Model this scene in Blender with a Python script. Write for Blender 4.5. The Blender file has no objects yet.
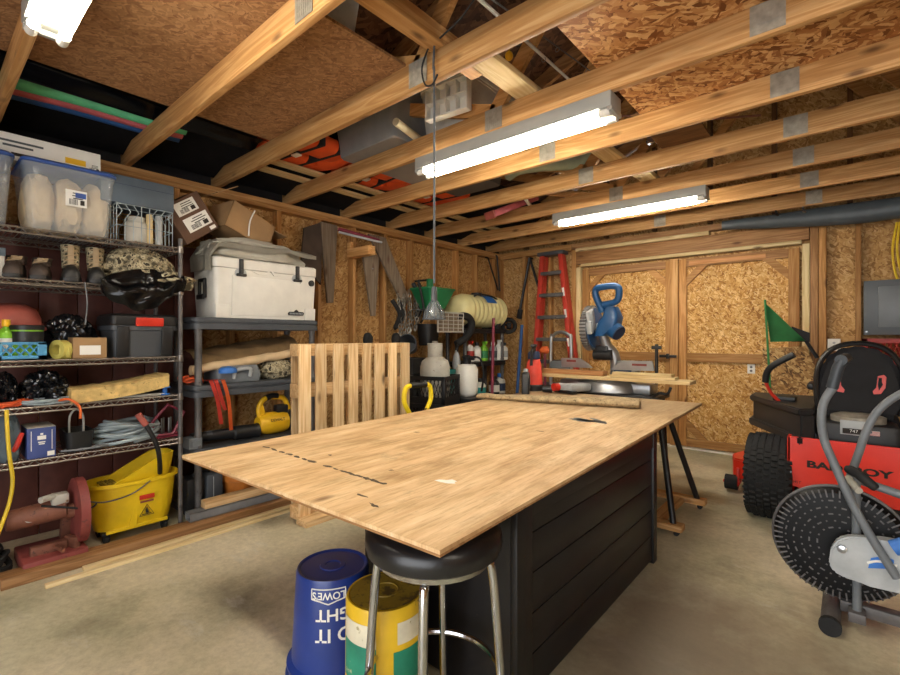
import bpy, bmesh, math, random
from mathutils import Vector, Matrix, Euler, noise
PI = math.pi
C = bpy.context.scene.collection
rnd = random.Random(7)
# ------------------------------------------------------------------ camera model (real place: camera eye at 1.28 m)
EYE = 1.28; FPX = 465.0; YAW = math.atan2(400, 465)
FW = Vector((-math.sin(YAW), math.cos(YAW), 0)); RT = Vector((math.cos(YAW), math.sin(YAW), 0))
def ray(u, v):
    return FW + RT*((u-450)/FPX) + Vector((0, 0, (337.5-v)/FPX))
def onx(u, v, x):
    d = ray(u, v); t = x/d.x; return Vector((x, d.y*t, EYE+d.z*t))
def ony(u, v, y):
    d = ray(u, v); t = y/d.y; return Vector((d.x*t, y, EYE+d.z*t))
def onz(u, v, z):
    d = ray(u, v); t = (z-EYE)/d.z; return Vector((d.x*t, d.y*t, z))
# ------------------------------------------------------------------ materials
MATS = {}
def rgb(h):
    def f(c): return c/12.92 if c <= .04045 else ((c+.055)/1.055)**2.4
    return tuple(f(int(h[i:i+2], 16)/255) for i in (0, 2, 4)) + (1,)
def nt(name):
    m = bpy.data.materials.new(name); m.use_nodes = True
    n = m.node_tree; b = n.nodes['Principled BSDF']; MATS[name] = m
    return m, n, b
def N(n, t, **k):
    o = n.nodes.new(t)
    for a, v in k.items(): setattr(o, a, v)
    return o
def ramp(n, stops, interp='LINEAR'):
    r = N(n, 'ShaderNodeValToRGB'); e = r.color_ramp; e.interpolation = interp
    while len(e.elements) < len(stops): e.elements.new(.5)
    for i, (p, c) in enumerate(stops):
        e.elements[i].position = p; e.elements[i].color = rgb(c) if isinstance(c, str) else c
    return r
def coords(n, scale=(1, 1, 1), rot=(0, 0, 0)):
    t = N(n, 'ShaderNodeTexCoord'); mp = N(n, 'ShaderNodeMapping')
    mp.inputs['Scale'].default_value = scale; mp.inputs['Rotation'].default_value = rot
    n.links.new(t.outputs['Object'], mp.inputs['Vector']); return mp.outputs['Vector']
def mixc(n, a, b, f, mode='MIX'):
    m = N(n, 'ShaderNodeMix', data_type='RGBA', blend_type=mode)
    for s, v in ((0, f), (6, a), (7, b)):
        if hasattr(v, 'is_output'): n.links.new(v, m.inputs[s])
        else: m.inputs[s].default_value = v
    return m.outputs[2]
def noi(n, vec, scale, detail=4, rough=.55):
    o = N(n, 'ShaderNodeTexNoise'); o.inputs['Scale'].default_value = scale
    o.inputs['Detail'].default_value = detail; o.inputs['Roughness'].default_value = rough
    n.links.new(vec, o.inputs['Vector']); return o.outputs['Fac']
def bump(n, b, h, s=.3, d=.01):
    o = N(n, 'ShaderNodeBump'); o.inputs['Strength'].default_value = s; o.inputs['Distance'].default_value = d
    n.links.new(h, o.inputs['Height']); n.links.new(o.outputs['Normal'], b.inputs['Normal'])
def plain(name, col, rough=.5, metal=0, var=.18, scale=9, spec=.5, bmp=0, worn=None, wornamt=.6):
    """solid colour with a slight mottle, optional worn second colour"""
    m, n, b = nt(name)
    v = coords(n); c = rgb(col)
    f = noi(n, v, scale, 5)
    r = ramp(n, [(.3, tuple(x*(1-var) for x in c[:3])+(1,)), (.7, tuple(min(1, x*(1+var)) for x in c[:3])+(1,))])
    n.links.new(f, r.inputs[0]); o = r.outputs[0]
    if worn:
        w = noi(n, v, scale*2.3, 8, .7); wr = ramp(n, [(wornamt, (0, 0, 0, 1)), (wornamt+.07, (1, 1, 1, 1))])
        n.links.new(w, wr.inputs[0]); o = mixc(n, o, rgb(worn), wr.outputs[0])
    n.links.new(o, b.inputs['Base Color'])
    b.inputs['Roughness'].default_value = rough; b.inputs['Metallic'].default_value = metal
    b.inputs['Specular IOR Level'].default_value = spec
    if bmp: bump(n, b, noi(n, v, scale*8, 4), bmp, .004)
    return m
def wood(name, c1, c2, c3, axis=0, rough=.6, knots=True, fine=1.0, tint=.22):
    """plank wood: long streaks along an axis, growth bands, knots, a tone of its own per board"""
    m, n, b = nt(name)
    t = N(n, 'ShaderNodeTexCoord'); oi = N(n, 'ShaderNodeObjectInfo')
    off = N(n, 'ShaderNodeVectorMath', operation='MULTIPLY_ADD'); off.inputs[1].default_value = (1, 1, 1)
    cmb = N(n, 'ShaderNodeVectorMath', operation='SCALE'); cmb.inputs[0].default_value = (13.1, 7.7, 3.3)
    n.links.new(oi.outputs['Random'], cmb.inputs['Scale'])
    n.links.new(t.outputs['Object'], off.inputs[0]); n.links.new(cmb.outputs[0], off.inputs[2])
    mp = N(n, 'ShaderNodeMapping'); s = [16*fine]*3; s[axis] = .9*fine
    mp.inputs['Scale'].default_value = s; n.links.new(off.outputs[0], mp.inputs['Vector'])
    v = mp.outputs['Vector']
    w = N(n, 'ShaderNodeTexNoise'); w.inputs['Scale'].default_value = 1.0; w.inputs['Detail'].default_value = 2; w.inputs['Distortion'].default_value = 1.2
    n.links.new(v, w.inputs['Vector'])
    band = N(n, 'ShaderNodeMath', operation='MULTIPLY'); band.inputs[1].default_value = 26
    n.links.new(w.outputs['Fac'], band.inputs[0])
    sn = N(n, 'ShaderNodeMath', operation='SINE'); n.links.new(band.outputs[0], sn.inputs[0])
    h = N(n, 'ShaderNodeMath', operation='MULTIPLY_ADD'); h.inputs[1].default_value = .22; h.inputs[2].default_value = .5
    n.links.new(sn.outputs[0], h.inputs[0])
    f = noi(n, v, 3.0, 6, .7)
    ad = N(n, 'ShaderNodeMath', operation='ADD'); n.links.new(h.outputs[0], ad.inputs[0]); n.links.new(f, ad.inputs[1])
    dv = N(n, 'ShaderNodeMath', operation='MULTIPLY'); dv.inputs[1].default_value = .5; n.links.new(ad.outputs[0], dv.inputs[0])
    r = ramp(n, [(.25, c3), (.5, c1), (.72, c2)]); n.links.new(dv.outputs[0], r.inputs[0]); o = r.outputs[0]
    if knots:
        mk = N(n, 'ShaderNodeMapping'); ks = [7.0]*3; ks[axis] = 2.6; mk.inputs['Scale'].default_value = ks
        n.links.new(off.outputs[0], mk.inputs['Vector'])
        vo = N(n, 'ShaderNodeTexVoronoi'); vo.inputs['Scale'].default_value = 1; n.links.new(mk.outputs[0], vo.inputs['Vector'])
        kr = ramp(n, [(.05, (1, 1, 1, 1)), (.16, (0, 0, 0, 1))]); n.links.new(vo.outputs['Distance'], kr.inputs[0])
        dk = mixc(n, o, rgb('4a2810'), .75); o = mixc(n, o, dk, kr.outputs[0])
    tr = ramp(n, [(0, (1-tint,)*3+(1,)), (1, (1+tint*.4,)*3+(1,))]); n.links.new(oi.outputs['Random'], tr.inputs[0])
    o = mixc(n, o, tr.outputs[0], 1.0, 'MULTIPLY')
    n.links.new(o, b.inputs['Base Color']); b.inputs['Roughness'].default_value = rough
    b.inputs['Specular IOR Level'].default_value = .3
    bump(n, b, f, .25, .004); return m
def osb(name, cols, normal=0, scale=1.0, rough=.65, bm=.5):
    """strand board: three flake directions laid over one another"""
    m, n, b = nt(name)
    ax = [i for i in range(3) if i != normal]
    outs = []; masks = []
    for k, ang in enumerate((.35, 1.35, 2.4)):
        rot = [0, 0, 0]; rot[normal] = ang
        sc = [1, 1, 1]; sc[ax[0]] = 11*scale; sc[ax[1]] = 34*scale; sc[normal] = 3
        mp1 = coords(n, (1, 1, 1), rot)
        jig = N(n, 'ShaderNodeTexNoise'); jig.inputs['Scale'].default_value = 9*scale; n.links.new(mp1, jig.inputs['Vector'])
        ma = N(n, 'ShaderNodeVectorMath', operation='MULTIPLY_ADD'); ma.inputs[1].default_value = (.05, .05, .05)
        n.links.new(jig.outputs['Color'], ma.inputs[0]); n.links.new(mp1, ma.inputs[2])
        mp = N(n, 'ShaderNodeMapping'); mp.inputs['Scale'].default_value = sc; n.links.new(ma.outputs[0], mp.inputs['Vector'])
        vo = N(n, 'ShaderNodeTexVoronoi'); vo.inputs['Scale'].default_value = 1; n.links.new(mp.outputs[0], vo.inputs['Vector'])
        sx = N(n, 'ShaderNodeSeparateColor'); n.links.new(vo.outputs['Color'], sx.inputs[0])
        outs.append(sx.outputs[0]); masks.append(sx.outputs[1])
    def pick(a, c, mk):
        mm = N(n, 'ShaderNodeMix', data_type='FLOAT'); g = N(n, 'ShaderNodeMath', operation='GREATER_THAN'); g.inputs[1].default_value = .55
        n.links.new(mk, g.inputs[0]); n.links.new(g.outputs[0], mm.inputs[0]); n.links.new(a, mm.inputs[2]); n.links.new(c, mm.inputs[3]); return mm.outputs[0]
    val = pick(pick(outs[0], outs[1], masks[1]), outs[2], masks[2])
    r = ramp(n, [(0, cols[0]), (.25, cols[1]), (.6, cols[2]), (1, cols[3])]); n.links.new(val, r.inputs[0])
    big = noi(n, coords(n), 2.2, 3); br = ramp(n, [(.3, (.82, .8, .78, 1)), (.7, (1.05, 1.05, 1.05, 1))]); n.links.new(big, br.inputs[0])
    n.links.new(mixc(n, r.outputs[0], br.outputs[0], 1, 'MULTIPLY'), b.inputs['Base Color'])
    b.inputs['Roughness'].default_value = rough; b.inputs['Specular IOR Level'].default_value = .25
    bump(n, b, val, bm, .003); return m
def glassy(name, col, rough=.12, alpha=.35):
    m, n, b = nt(name); b.inputs['Base Color'].default_value = rgb(col); b.inputs['Roughness'].default_value = rough
    b.inputs['Alpha'].default_value = alpha; return m
def emit(name, col, s):
    m, n, b = nt(name); b.inputs['Base Color'].default_value = rgb(col)
    b.inputs['Emission Color'].default_value = rgb(col); b.inputs['Emission Strength'].default_value = s; return m
def camo(name, cols, scale=14):
    m, n, b = nt(name); v = coords(n); f = noi(n, v, scale, 3)
    r = ramp(n, [(0, cols[0]), (.43, cols[1]), (.52, cols[2]), (.6, cols[3])], 'CONSTANT'); n.links.new(f, r.inputs[0])
    n.links.new(r.outputs[0], b.inputs['Base Color']); b.inputs['Roughness'].default_value = .85; return m
# ------------------------------------------------------------------ mesh builder
def rotm(r):
    if r is None: return Matrix()
    if isinstance(r, Matrix): return r.to_4x4()
    if isinstance(r, (int, float)): return Matrix.Rotation(r, 4, 'Z')
    return Euler(r).to_matrix().to_4x4()
class MB:
    def __init__(s): s.b = bmesh.new()
    def box(s, c, d, rot=None, bev=0, mi=0, seg=2):
        M = Matrix.Translation(c) @ rotm(rot) @ Matrix.Diagonal((*d, 1))
        vs = bmesh.ops.create_cube(s.b, size=1)['verts']
        for v in vs: v.co = M @ v.co
        fs = set(f for v in vs for f in v.link_faces)
        for f in fs: f.material_index = mi
        if bev:
            es = list(set(e for v in vs for e in v.link_edges))
            rr = bmesh.ops.bevel(s.b, geom=es, offset=min(bev, min(d)*.45), segments=seg, affect='EDGES', profile=.5)
            for f in rr['faces']: f.material_index = mi
        return s
    def b2(s, x0, x1, y0, y1, z0, z1, bev=0, mi=0):
        return s.box(((x0+x1)/2, (y0+y1)/2, (z0+z1)/2), (abs(x1-x0), abs(y1-y0), abs(z1-z0)), None, bev, mi)
    def rings(s, rs, caps=True, mi=0, closed=False):
        vr = [[s.b.verts.new(p) for p in r] for r in rs]; n = len(vr[0]); L = len(vr)
        for i in range(L if closed else L-1):
            a, c = vr[i], vr[(i+1) % L]
            for j in range(n):
                f = s.b.faces.new((a[j], a[(j+1) % n], c[(j+1) % n], c[j])); f.material_index = mi
        if caps and not closed:
            s.b.faces.new(vr[0][::-1]).material_index = mi; s.b.faces.new(vr[-1]).material_index = mi
        return s
    def cyl(s, p0, p1, r0, r1=None, n=16, caps=True, mi=0):
        return s.tube([p0, p1], [r0, r0 if r1 is None else r1], n, caps, mi)
    def tube(s, pts, r, n=8, caps=True, mi=0, closed=False):
        P = [Vector(p) for p in pts]; L = len(P)
        R = r if isinstance(r, (list, tuple)) else [r]*L
        rs = []; prev = None
        for i in range(L):
            if closed: t = P[(i+1) % L]-P[i-1]
            else: t = P[min(i+1, L-1)]-P[max(i-1, 0)]
            if t.length < 1e-9: t = Vector((0, 0, 1))
            t.normalize()
            if prev is None:
                a = Vector((0, 0, 1)) if abs(t.z) < .9 else Vector((1, 0, 0)); u = t.cross(a).normalized()
            else:
                u = prev-t*prev.dot(t)
                if u.length < 1e-6: u = t.orthogonal()
                u.normalize()
            prev = u; w = t.cross(u)
            rs.append([P[i]+(u*math.cos(2*PI*j/n)+w*math.sin(2*PI*j/n))*R[i] for j in range(n)])
        return s.rings(rs, caps, mi, closed)
    def lathe(s, prof, c=(0, 0, 0), n=24, rot=None, mi=0, caps=True, sx=1, sy=1):
        M = Matrix.Translation(c) @ rotm(rot)
        return s.rings([[M @ Vector((r*math.cos(2*PI*j/n)*sx, r*math.sin(2*PI*j/n)*sy, z)) for j in range(n)] for r, z in prof], caps, mi)
    def torus(s, c, R, r, rot=None, n=24, k=8, mi=0, sx=1, sy=1):
        M = Matrix.Translation(c) @ rotm(rot)
        return s.tube([M @ Vector((R*sx*math.cos(2*PI*j/n), R*sy*math.sin(2*PI*j/n), 0)) for j in range(n)], r, k, mi=mi, closed=True)
    def prism(s, poly, h, M=None, mi=0, bev=0):
        """outline in local XY, thickness h along local Z"""
        M = M or Matrix()
        lo = [s.b.verts.new(M @ Vector((x, y, 0))) for x, y in poly]; hi = [s.b.verts.new(M @ Vector((x, y, h))) for x, y in poly]
        fs = [s.b.faces.new(lo[::-1]), s.b.faces.new(hi)]; n = len(poly)
        for j in range(n): fs.append(s.b.faces.new((lo[j], lo[(j+1) % n], hi[(j+1) % n], hi[j])))
        for f in fs: f.material_index = mi
        if bev:
            es = list(set(e for f in fs for e in f.edges))
            rr = bmesh.ops.bevel(s.b, geom=es, offset=bev, segments=2, affect='EDGES')
            for f in rr['faces']: f.material_index = mi
        return s
    def blob(s, c, d, amp=.15, freq=3, seed=0, sub=4, flat=None, mi=0, sq=1.0, rot=None, ridge=False):
        """crumpled rounded lump, half sizes d, optional flat underside at local height flat, sq<1 makes it boxier"""
        vs = bmesh.ops.create_icosphere(s.b, subdivisions=sub, radius=1)['verts']; o = Vector((seed*3.7, seed*1.3, seed*.7))
        M = Matrix.Translation(c) @ rotm(rot)
        for v in vs:
            p = v.co.copy()
            q = Vector([math.copysign(abs(a)**sq, a) for a in p])
            nz = noise.noise(p*freq+o)+.5*noise.noise(p*freq*2.3+o)
            if ridge: nz = (.5-abs(nz))*1.4
            q *= 1+amp*nz
            q = Vector((q.x*d[0], q.y*d[1], q.z*d[2]))
            if flat is not None and q.z < flat: q.z = flat+(q.z-flat)*.03
            v.co = M @ q
        for f in set(f for v in vs for f in v.link_faces): f.material_index = mi
        return s
    def grid(s, fn, nu, nv, th=0, mi=0, wrap=False):
        g = [[s.b.verts.new(fn(i/nu, j/nv)) for j in range(nv+1)] for i in range(nu+1)]; fs = []
        for i in range(nu):
            for j in range(nv):
                f = s.b.faces.new((g[i][j], g[i+1][j], g[i+1][j+1], g[i][j+1])); f.material_index = mi; fs.append(f)
        if th: bmesh.ops.solidify(s.b, geom=fs, thickness=th)
        return s
    def text(s, txt, size, fn, ext=0, mi=0, bold=True, wide=1.0, fat=.018):
        """lettering; fn maps (x,y,layer) of the centred text to a point"""
        cu = bpy.data.curves.new('lettering', 'FONT'); cu.body = txt; cu.size = size; cu.align_x = 'CENTER'; cu.align_y = 'CENTER'
        cu.resolution_u = 3
        if bold: cu.offset = size*fat
        ob = bpy.data.objects.new('lettering', cu); C.objects.link(ob); bpy.context.view_layer.update()
        ev = ob.evaluated_get(bpy.context.evaluated_depsgraph_get()); me = ev.to_mesh(); vs = [s.b.verts.new(fn(v.co.x*wide, v.co.y)) for v in me.vertices]
        for p in me.polygons:
            try: s.b.faces.new([vs[i] for i in p.vertices]).material_index = mi
            except ValueError: pass
        ev.to_mesh_clear(); bpy.data.objects.remove(ob); bpy.data.curves.remove(cu); return s
    def obj(s, name, mats, ang=40, fix=True):
        if fix: bmesh.ops.recalc_face_normals(s.b, faces=s.b.faces)
        me = bpy.data.meshes.new(name); s.b.to_mesh(me); s.b.free()
        for m in (mats if isinstance(mats, (list, tuple)) else [mats]): me.materials.append(MATS[m])
        me.polygons.foreach_set('use_smooth', [True]*len(me.polygons)); me.set_sharp_from_angle(angle=math.radians(ang))
        o = bpy.data.objects.new(name, me); C.objects.link(o); return o
def spline(pts, k=6, closed=False):
    P = [Vector(p) for p in pts]; n = len(P); out = []
    for i in range(n if closed else n-1):
        g = lambda j: P[j % n] if closed else P[max(0, min(n-1, j))]
        a, b, c, d = g(i-1), g(i), g(i+1), g(i+2)
        for t in range(k):
            t /= k; out.append(.5*((2*b)+(c-a)*t+(2*a-5*b+4*c-d)*t*t+(3*b-a-3*c+d)*t**3))
    if not closed: out.append(P[-1])
    return out
# ------------------------------------------------------------------ scene graph
def tag(o, label, cat, group=None, kind=None):
    if label: o['label'] = label
    if cat: o['category'] = cat
    if group: o['group'] = group
    if kind: o['kind'] = kind
    return o
def T(name, label, cat, loc=(0, 0, 0), rot=0, group=None):
    o = bpy.data.objects.new(name, None); C.objects.link(o); o.empty_display_size = .05; o.location = loc
    o.rotation_euler = (0, 0, rot) if isinstance(rot, (int, float)) else rot
    return tag(o, label, cat, group)
def A(name, mb, mats, parent, label=None, ang=40, fix=True):
    o = mb.obj(name, mats, ang, fix); o.parent = parent
    if label: o['label'] = label
    return o
def S(name, mb, mats, label, cat, loc=(0, 0, 0), rot=0, group=None, ang=40):
    o = mb.obj(name, mats, ang); o.location = loc
    o.rotation_euler = (0, 0, rot) if isinstance(rot, (int, float)) else rot
    return tag(o, label, cat, group)
def ST(name, mb, mats, ang=40):
    o = mb.obj(name, mats, ang); o['kind'] = 'structure'; return o
def STE(name):
    o = bpy.data.objects.new(name, None); C.objects.link(o); o['kind'] = 'structure'; return o
def dup(root, loc, rot=0, label=None, group=None):
    r = root.copy(); C.objects.link(r); r.location = loc; r.rotation_euler = (0, 0, rot) if isinstance(rot, (int, float)) else rot
    if label: r['label'] = label
    if group: r['group'] = group
    for ch in list(root.children):
        c = ch.copy(); C.objects.link(c); c.parent = r
        for g in list(ch.children):
            d = g.copy(); C.objects.link(d); d.parent = c
    return r
# ================================================================== materials used
osb('osb_wall_x', ['8a6236', 'a67c48', 'bb9058', 'd0ab74'], 0, 2.0)
osb('osb_wall_y', ['8e683a', 'ac824e', 'c0985e', 'd4b07c'], 1, 2.0)
osb('osb_door', ['93622e', 'bf8d4a', 'd3a562', 'ecca92'], 1, 2.2)
osb('osb_loft', ['74451f', 'a87040', 'c8935c', 'e4ba84'], 2, 1.7)
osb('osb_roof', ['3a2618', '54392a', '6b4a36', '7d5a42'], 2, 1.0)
osb('osb_scrap', ['5a3d22', '8f6a3e', 'b8905a', 'd8b880'], 1, 1.8)
for i, k in enumerate('xyz'):
    wood('stud_'+k, 'b3824a', 'cd9d64', '9a6836', i, tint=.3)
    wood('joist_'+k, 'c4935a', 'dcb078', 'a87540', i, tint=.3)
    wood('pale_'+k, 'd6bd8a', 'e6d2a6', 'bfa06c', i, tint=.12)
    wood('brown_'+k, '9b7148', 'b88c5e', '7d5630', i, tint=.2)
    wood('dark_'+k, '6b4a2c', '83603c', '4e3520', i, tint=.2)
    wood('weather_'+k, '7a6a58', '8f8070', '5d4f41', i, tint=.15)
wood('pallet_z', 'd9b685', 'ecd2a8', 'b98f5c', 2, tint=.3)
wood('pallet_y', 'd2ab78', 'e2c396', 'b08858', 1, tint=.3)
wood('pallet_x', 'd2ab78', 'e2c396', 'b08858', 0, tint=.3)
osb('loft_ply', ['7b573a', '8d6847', '9a734e', 'ae8660'], 2, 2.6)
wood('red_board', 'bf8a58', 'cf9c6a', 'a87142', 0, knots=False)

def table_top_mat():
    m, n, b = nt('ply_top'); v = coords(n, (9, 1.1, 1)); 
    f = noi(n, v, 1.6, 6, .62); r = ramp(n, [(.25, 'a8835a'), (.4, 'caa77c'), (.55, 'dabd94'), (.75, 'e9d4b2')]); n.links.new(f, r.inputs[0])
    v0 = coords(n, (2.6, .9, 1)); f2 = noi(n, v0, 2.0, 6, .68); r2 = ramp(n, [(.34, (.66, .56, .44, 1)), (.5, (1, .96, .9, 1)), (.66, (1.08, 1.07, 1.04, 1))]); n.links.new(f2, r2.inputs[0])
    o = mixc(n, r.outputs[0], r2.outputs[0], 1, 'MULTIPLY')
    vf = coords(n, (60, 4, 1)); ff = noi(n, vf, 1.5, 6, .7); rf = ramp(n, [(.32, (.72, .64, .54, 1)), (.5, (1, 1, 1, 1)), (.7, (1.05, 1.04, 1.02, 1))]); n.links.new(ff, rf.inputs[0]); o = mixc(n, o, rf.outputs[0], 1, 'MULTIPLY')
    vk = coords(n, (3.4, 1.5, 1)); vo = N(n, 'ShaderNodeTexVoronoi'); vo.inputs['Scale'].default_value = 1; n.links.new(vk, vo.inputs['Vector'])
    kr = ramp(n, [(.03, (1, 1, 1, 1)), (.09, (0, 0, 0, 1))]); n.links.new(vo.outputs['Distance'], kr.inputs[0])
    o = mixc(n, o, rgb('6e4522'), kr.outputs[0])
    vs = coords(n, (1, 1, 1)); f3 = noi(n, vs, 3.1, 8, .75); r3 = ramp(n, [(.6, (0, 0, 0, 1)), (.72, (.55, .55, .55, 1))]); n.links.new(f3, r3.inputs[0])
    o = mixc(n, o, rgb('7d6a50'), r3.outputs[0])
    # the far end has greyed
    t = N(n, 'ShaderNodeTexCoord'); sp = N(n, 'ShaderNodeSeparateXYZ'); n.links.new(t.outputs['Object'], sp.inputs[0])
    mr = N(n, 'ShaderNodeMapRange'); mr.inputs[1].default_value = 2.0; mr.inputs[2].default_value = 2.7; n.links.new(sp.outputs['Y'], mr.inputs[0])
    ml = N(n, 'ShaderNodeMath', operation='MULTIPLY'); ml.inputs[1].default_value = .6; n.links.new(mr.outputs[0], ml.inputs[0])
    o = mixc(n, o, rgb('8d7a60'), ml.outputs[0])
    n.links.new(o, b.inputs['Base Color']); b.inputs['Roughness'].default_value = .55; b.inputs['Specular IOR Level'].default_value = .3
    bump(n, b, f, .15, .003)
table_top_mat()
def concrete():
    m, n, b = nt('concrete'); v = coords(n)
    f = noi(n, v, 1.1, 9, .68); r = ramp(n, [(.28, '99927c'), (.45, 'bdb59c'), (.7, 'd8d2bd')]); n.links.new(f, r.inputs[0])
    g = noi(n, v, .55, 3, .5); gr = ramp(n, [(.4, (.86, .92, .86, 1)), (.6, (1.06, 1.0, .94, 1))]); n.links.new(g, gr.inputs[0])
    o = mixc(n, r.outputs[0], gr.outputs[0], 1, 'MULTIPLY')
    s = noi(n, v, 1.35, 9, .66); sr = ramp(n, [(.52, (0, 0, 0, 1)), (.7, (.7, .7, .7, 1))]); n.links.new(s, sr.inputs[0])
    o = mixc(n, o, rgb('5d4f3a'), sr.outputs[0])
    w = noi(n, coords(n, (1, 2.2, 1), (0, 0, .6)), 2.2, 7, .7); wr = ramp(n, [(.57, (0, 0, 0, 1)), (.68, (.6, .6, .6, 1))]); n.links.new(w, wr.inputs[0])
    o = mixc(n, o, rgb('c9c6ba'), wr.outputs[0])
    gt = noi(n, v, 28, 8, .75); gtr = ramp(n, [(.3, (.78, .77, .76, 1)), (.6, (1.08, 1.08, 1.08, 1))]); n.links.new(gt, gtr.inputs[0]); o = mixc(n, o, gtr.outputs[0], 1, 'MULTIPLY')
    # trodden-in dirt plus the cabinet's shadow, painted into the floor colour
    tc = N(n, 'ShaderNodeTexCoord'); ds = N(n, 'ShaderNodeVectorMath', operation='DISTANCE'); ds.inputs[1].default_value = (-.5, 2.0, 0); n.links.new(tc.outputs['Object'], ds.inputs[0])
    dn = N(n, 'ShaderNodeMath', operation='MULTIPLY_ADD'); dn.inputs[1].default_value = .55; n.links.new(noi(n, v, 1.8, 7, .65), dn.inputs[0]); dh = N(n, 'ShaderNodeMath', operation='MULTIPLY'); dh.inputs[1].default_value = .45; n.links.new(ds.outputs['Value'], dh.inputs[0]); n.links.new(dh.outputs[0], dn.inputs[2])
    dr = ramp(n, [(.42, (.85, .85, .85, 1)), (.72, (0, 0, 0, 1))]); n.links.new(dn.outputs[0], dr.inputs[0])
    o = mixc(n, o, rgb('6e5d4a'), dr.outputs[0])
    # pits and specks
    vp = N(n, 'ShaderNodeTexVoronoi'); vp.inputs['Scale'].default_value = 16; n.links.new(v, vp.inputs['Vector'])
    pr_ = ramp(n, [(.04, (1, 1, 1, 1)), (.09, (0, 0, 0, 1))]); n.links.new(vp.outputs['Distance'], pr_.inputs[0])
    pm = N(n, 'ShaderNodeMath', operation='MULTIPLY'); n.links.new(pr_.outputs[0], pm.inputs[0]); n.links.new(wr.outputs[0], pm.inputs[1])
    o = mixc(n, o, rgb('3c352b'), pm.outputs[0])
    n.links.new(o, b.inputs['Base Color'])
    rr = ramp(n, [(.3, (.38,)*3+(1,)), (.7, (.62,)*3+(1,))]); n.links.new(f, rr.inputs[0]); n.links.new(rr.outputs[0], b.inputs['Roughness'])
    bump(n, b, noi(n, v, 30, 6), .12, .004)
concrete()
plain('maroon_panel', '5c332b', .6, var=.25, bmp=.1)
plain('black_paint', '151314', .42, var=.3, worn='4a4038', wornamt=.66)
plain('black_plastic', '1b1c1e', .45, var=.15)
plain('dark_rubber', '151515', .75, var=.2, bmp=.2)
plain('black_fabric', '17171a', .85, var=.3, bmp=.3)
plain('trash_bag', '121316', .22, var=.2, spec=.7)
plain('vinyl', '141416', .33, var=.2, bmp=.1)
plain('grey_plastic', '45494e', .5, var=.12)
plain('mid_grey_plastic', '6b7074', .45)
plain('light_grey', 'a9adae', .45)
plain('tote_grey', '7c7f82', .3, var=.1)
plain('slate_blue', '46535f', .55)
plain('white_plastic', 'e4e2da', .4, var=.06)
plain('white_paint', 'e8e8e4', .35, var=.04)
plain('white_paper', 'e6e5df', .7, var=.05)
plain('cooler_white', 'dcdad2', .38, var=.06, worn='b7b2a4', wornamt=.68)
plain('steel', '8e9094', .3, 1, var=.15)
plain('chrome', 'b9babd', .18, 1, var=.15, worn='6e5a48', wornamt=.7)
plain('wire_steel', '9a938c', .4, .9, var=.25, worn='5a3a28', wornamt=.64)
plain('fixture_grey', '9a9a94', .5, var=.05)
plain('channel_grey', '84878a', .45, .3)
plain('stamp_ink', '54432f', .8, var=.5, scale=40)
plain('leather', '43352b', .7, var=.3)
plain('fan_black', '0a0a0b', .5, spec=.25)
plain('cord_dark', '4c4f52', .6)
plain('fender_black', '2b2b2c', .45)
plain('grip_dark', '2f353b', .45)
plain('pipe_cream', 'd9d0b0', .5)
plain('galv', '989183', .5, .2, var=.25, scale=25)
plain('post_grey', '5f5c5b', .55, .3, var=.3, worn='2b2724', wornamt=.6)
plain('lid_blue', '2c4f97', .45)
plain('bucket_blue', '1b347c', .33, var=.08)
plain('crate_blue', '4d93bd', .5)
plain('saw_blue', '164a7a', .38, var=.1)
plain('navy', '20304e', .6)
plain('box_blue', '3c4c86', .6)
plain('mop_yellow', 'e6c21c', .42, var=.1, worn='a88a24', wornamt=.68)
plain('bucket_yellow', 'd9b021', .45, var=.12, worn='6b5320', wornamt=.62)
plain('bucket_base_rust', '8d7420', .55, var=.3, worn='57441c', wornamt=.52)
plain('tool_yellow', 'e8b51e', .42, var=.06)
plain('handle_yellow', 'f2d21e', .4)
plain('tank_yellow', 'e8deA2', .42, var=.06)
plain('red_paint', 'c8301f', .38, var=.08)
plain('mower_red', 'e2321c', .36, var=.05)
plain('ladder_red', 'b8382a', .5, var=.12, worn='7a3a2a', wornamt=.68)
plain('dull_red', '87403b', .55, var=.2, worn='5a3530', wornamt=.6)
plain('rust_brown', '7c4e3c', .6, var=.3, worn='4a3028', wornamt=.58)
plain('maroon', '7a2438', .45)
plain('crate_red', '9a2d26', .5)
plain('pink_strap', 'e0493a', .55)
plain('orange_strap', 'e8662e', .55)
plain('orange', 'e0662c', .55, var=.12)
plain('pot_orange', 'c9782e', .55)
plain('vest_orange', 'e2551f', .65, var=.1, bmp=.15)
plain('green', '1f7a4a', .5, var=.15)
plain('flag_green', '2c7a40', .7, var=.15)
plain('lime', '7fbf2e', .4)
plain('teal', '2f9c98', .45)
plain('mint_foam', '5fbf8e', .6)
plain('coral_foam', 'c2636a', .6)
plain('blue_foam', '27548f', .6)
plain('hose_grey', '93a0a4', .42)
plain('canvas', 'a9a598', .9, var=.15, scale=6, bmp=.3)
plain('burlap', '9c7f58', .9, var=.25, bmp=.4)
plain('tan_edge', 'cbb089', .8, var=.2)
plain('beige_cloth', 'ddc49a', .85, var=.15, bmp=.3)
plain('yellow_foam', 'c9ab6c', .9, var=.3, scale=20, worn='5a4426', wornamt=.6, bmp=.6)
plain('cardboard', '9c7b54', .8, var=.1)
plain('dark_cardboard', '5f4433', .8, var=.15)
plain('boot_brown', '3d3129', .6, var=.3, bmp=.2)
plain('boot_dark', '22211f', .5, var=.3)
plain('lace_tan', 'a58f70', .8)
plain('grey_bag', '52606a', .85, var=.2, bmp=.2)
plain('cap_blue', '2f6fc0', .5)
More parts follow.
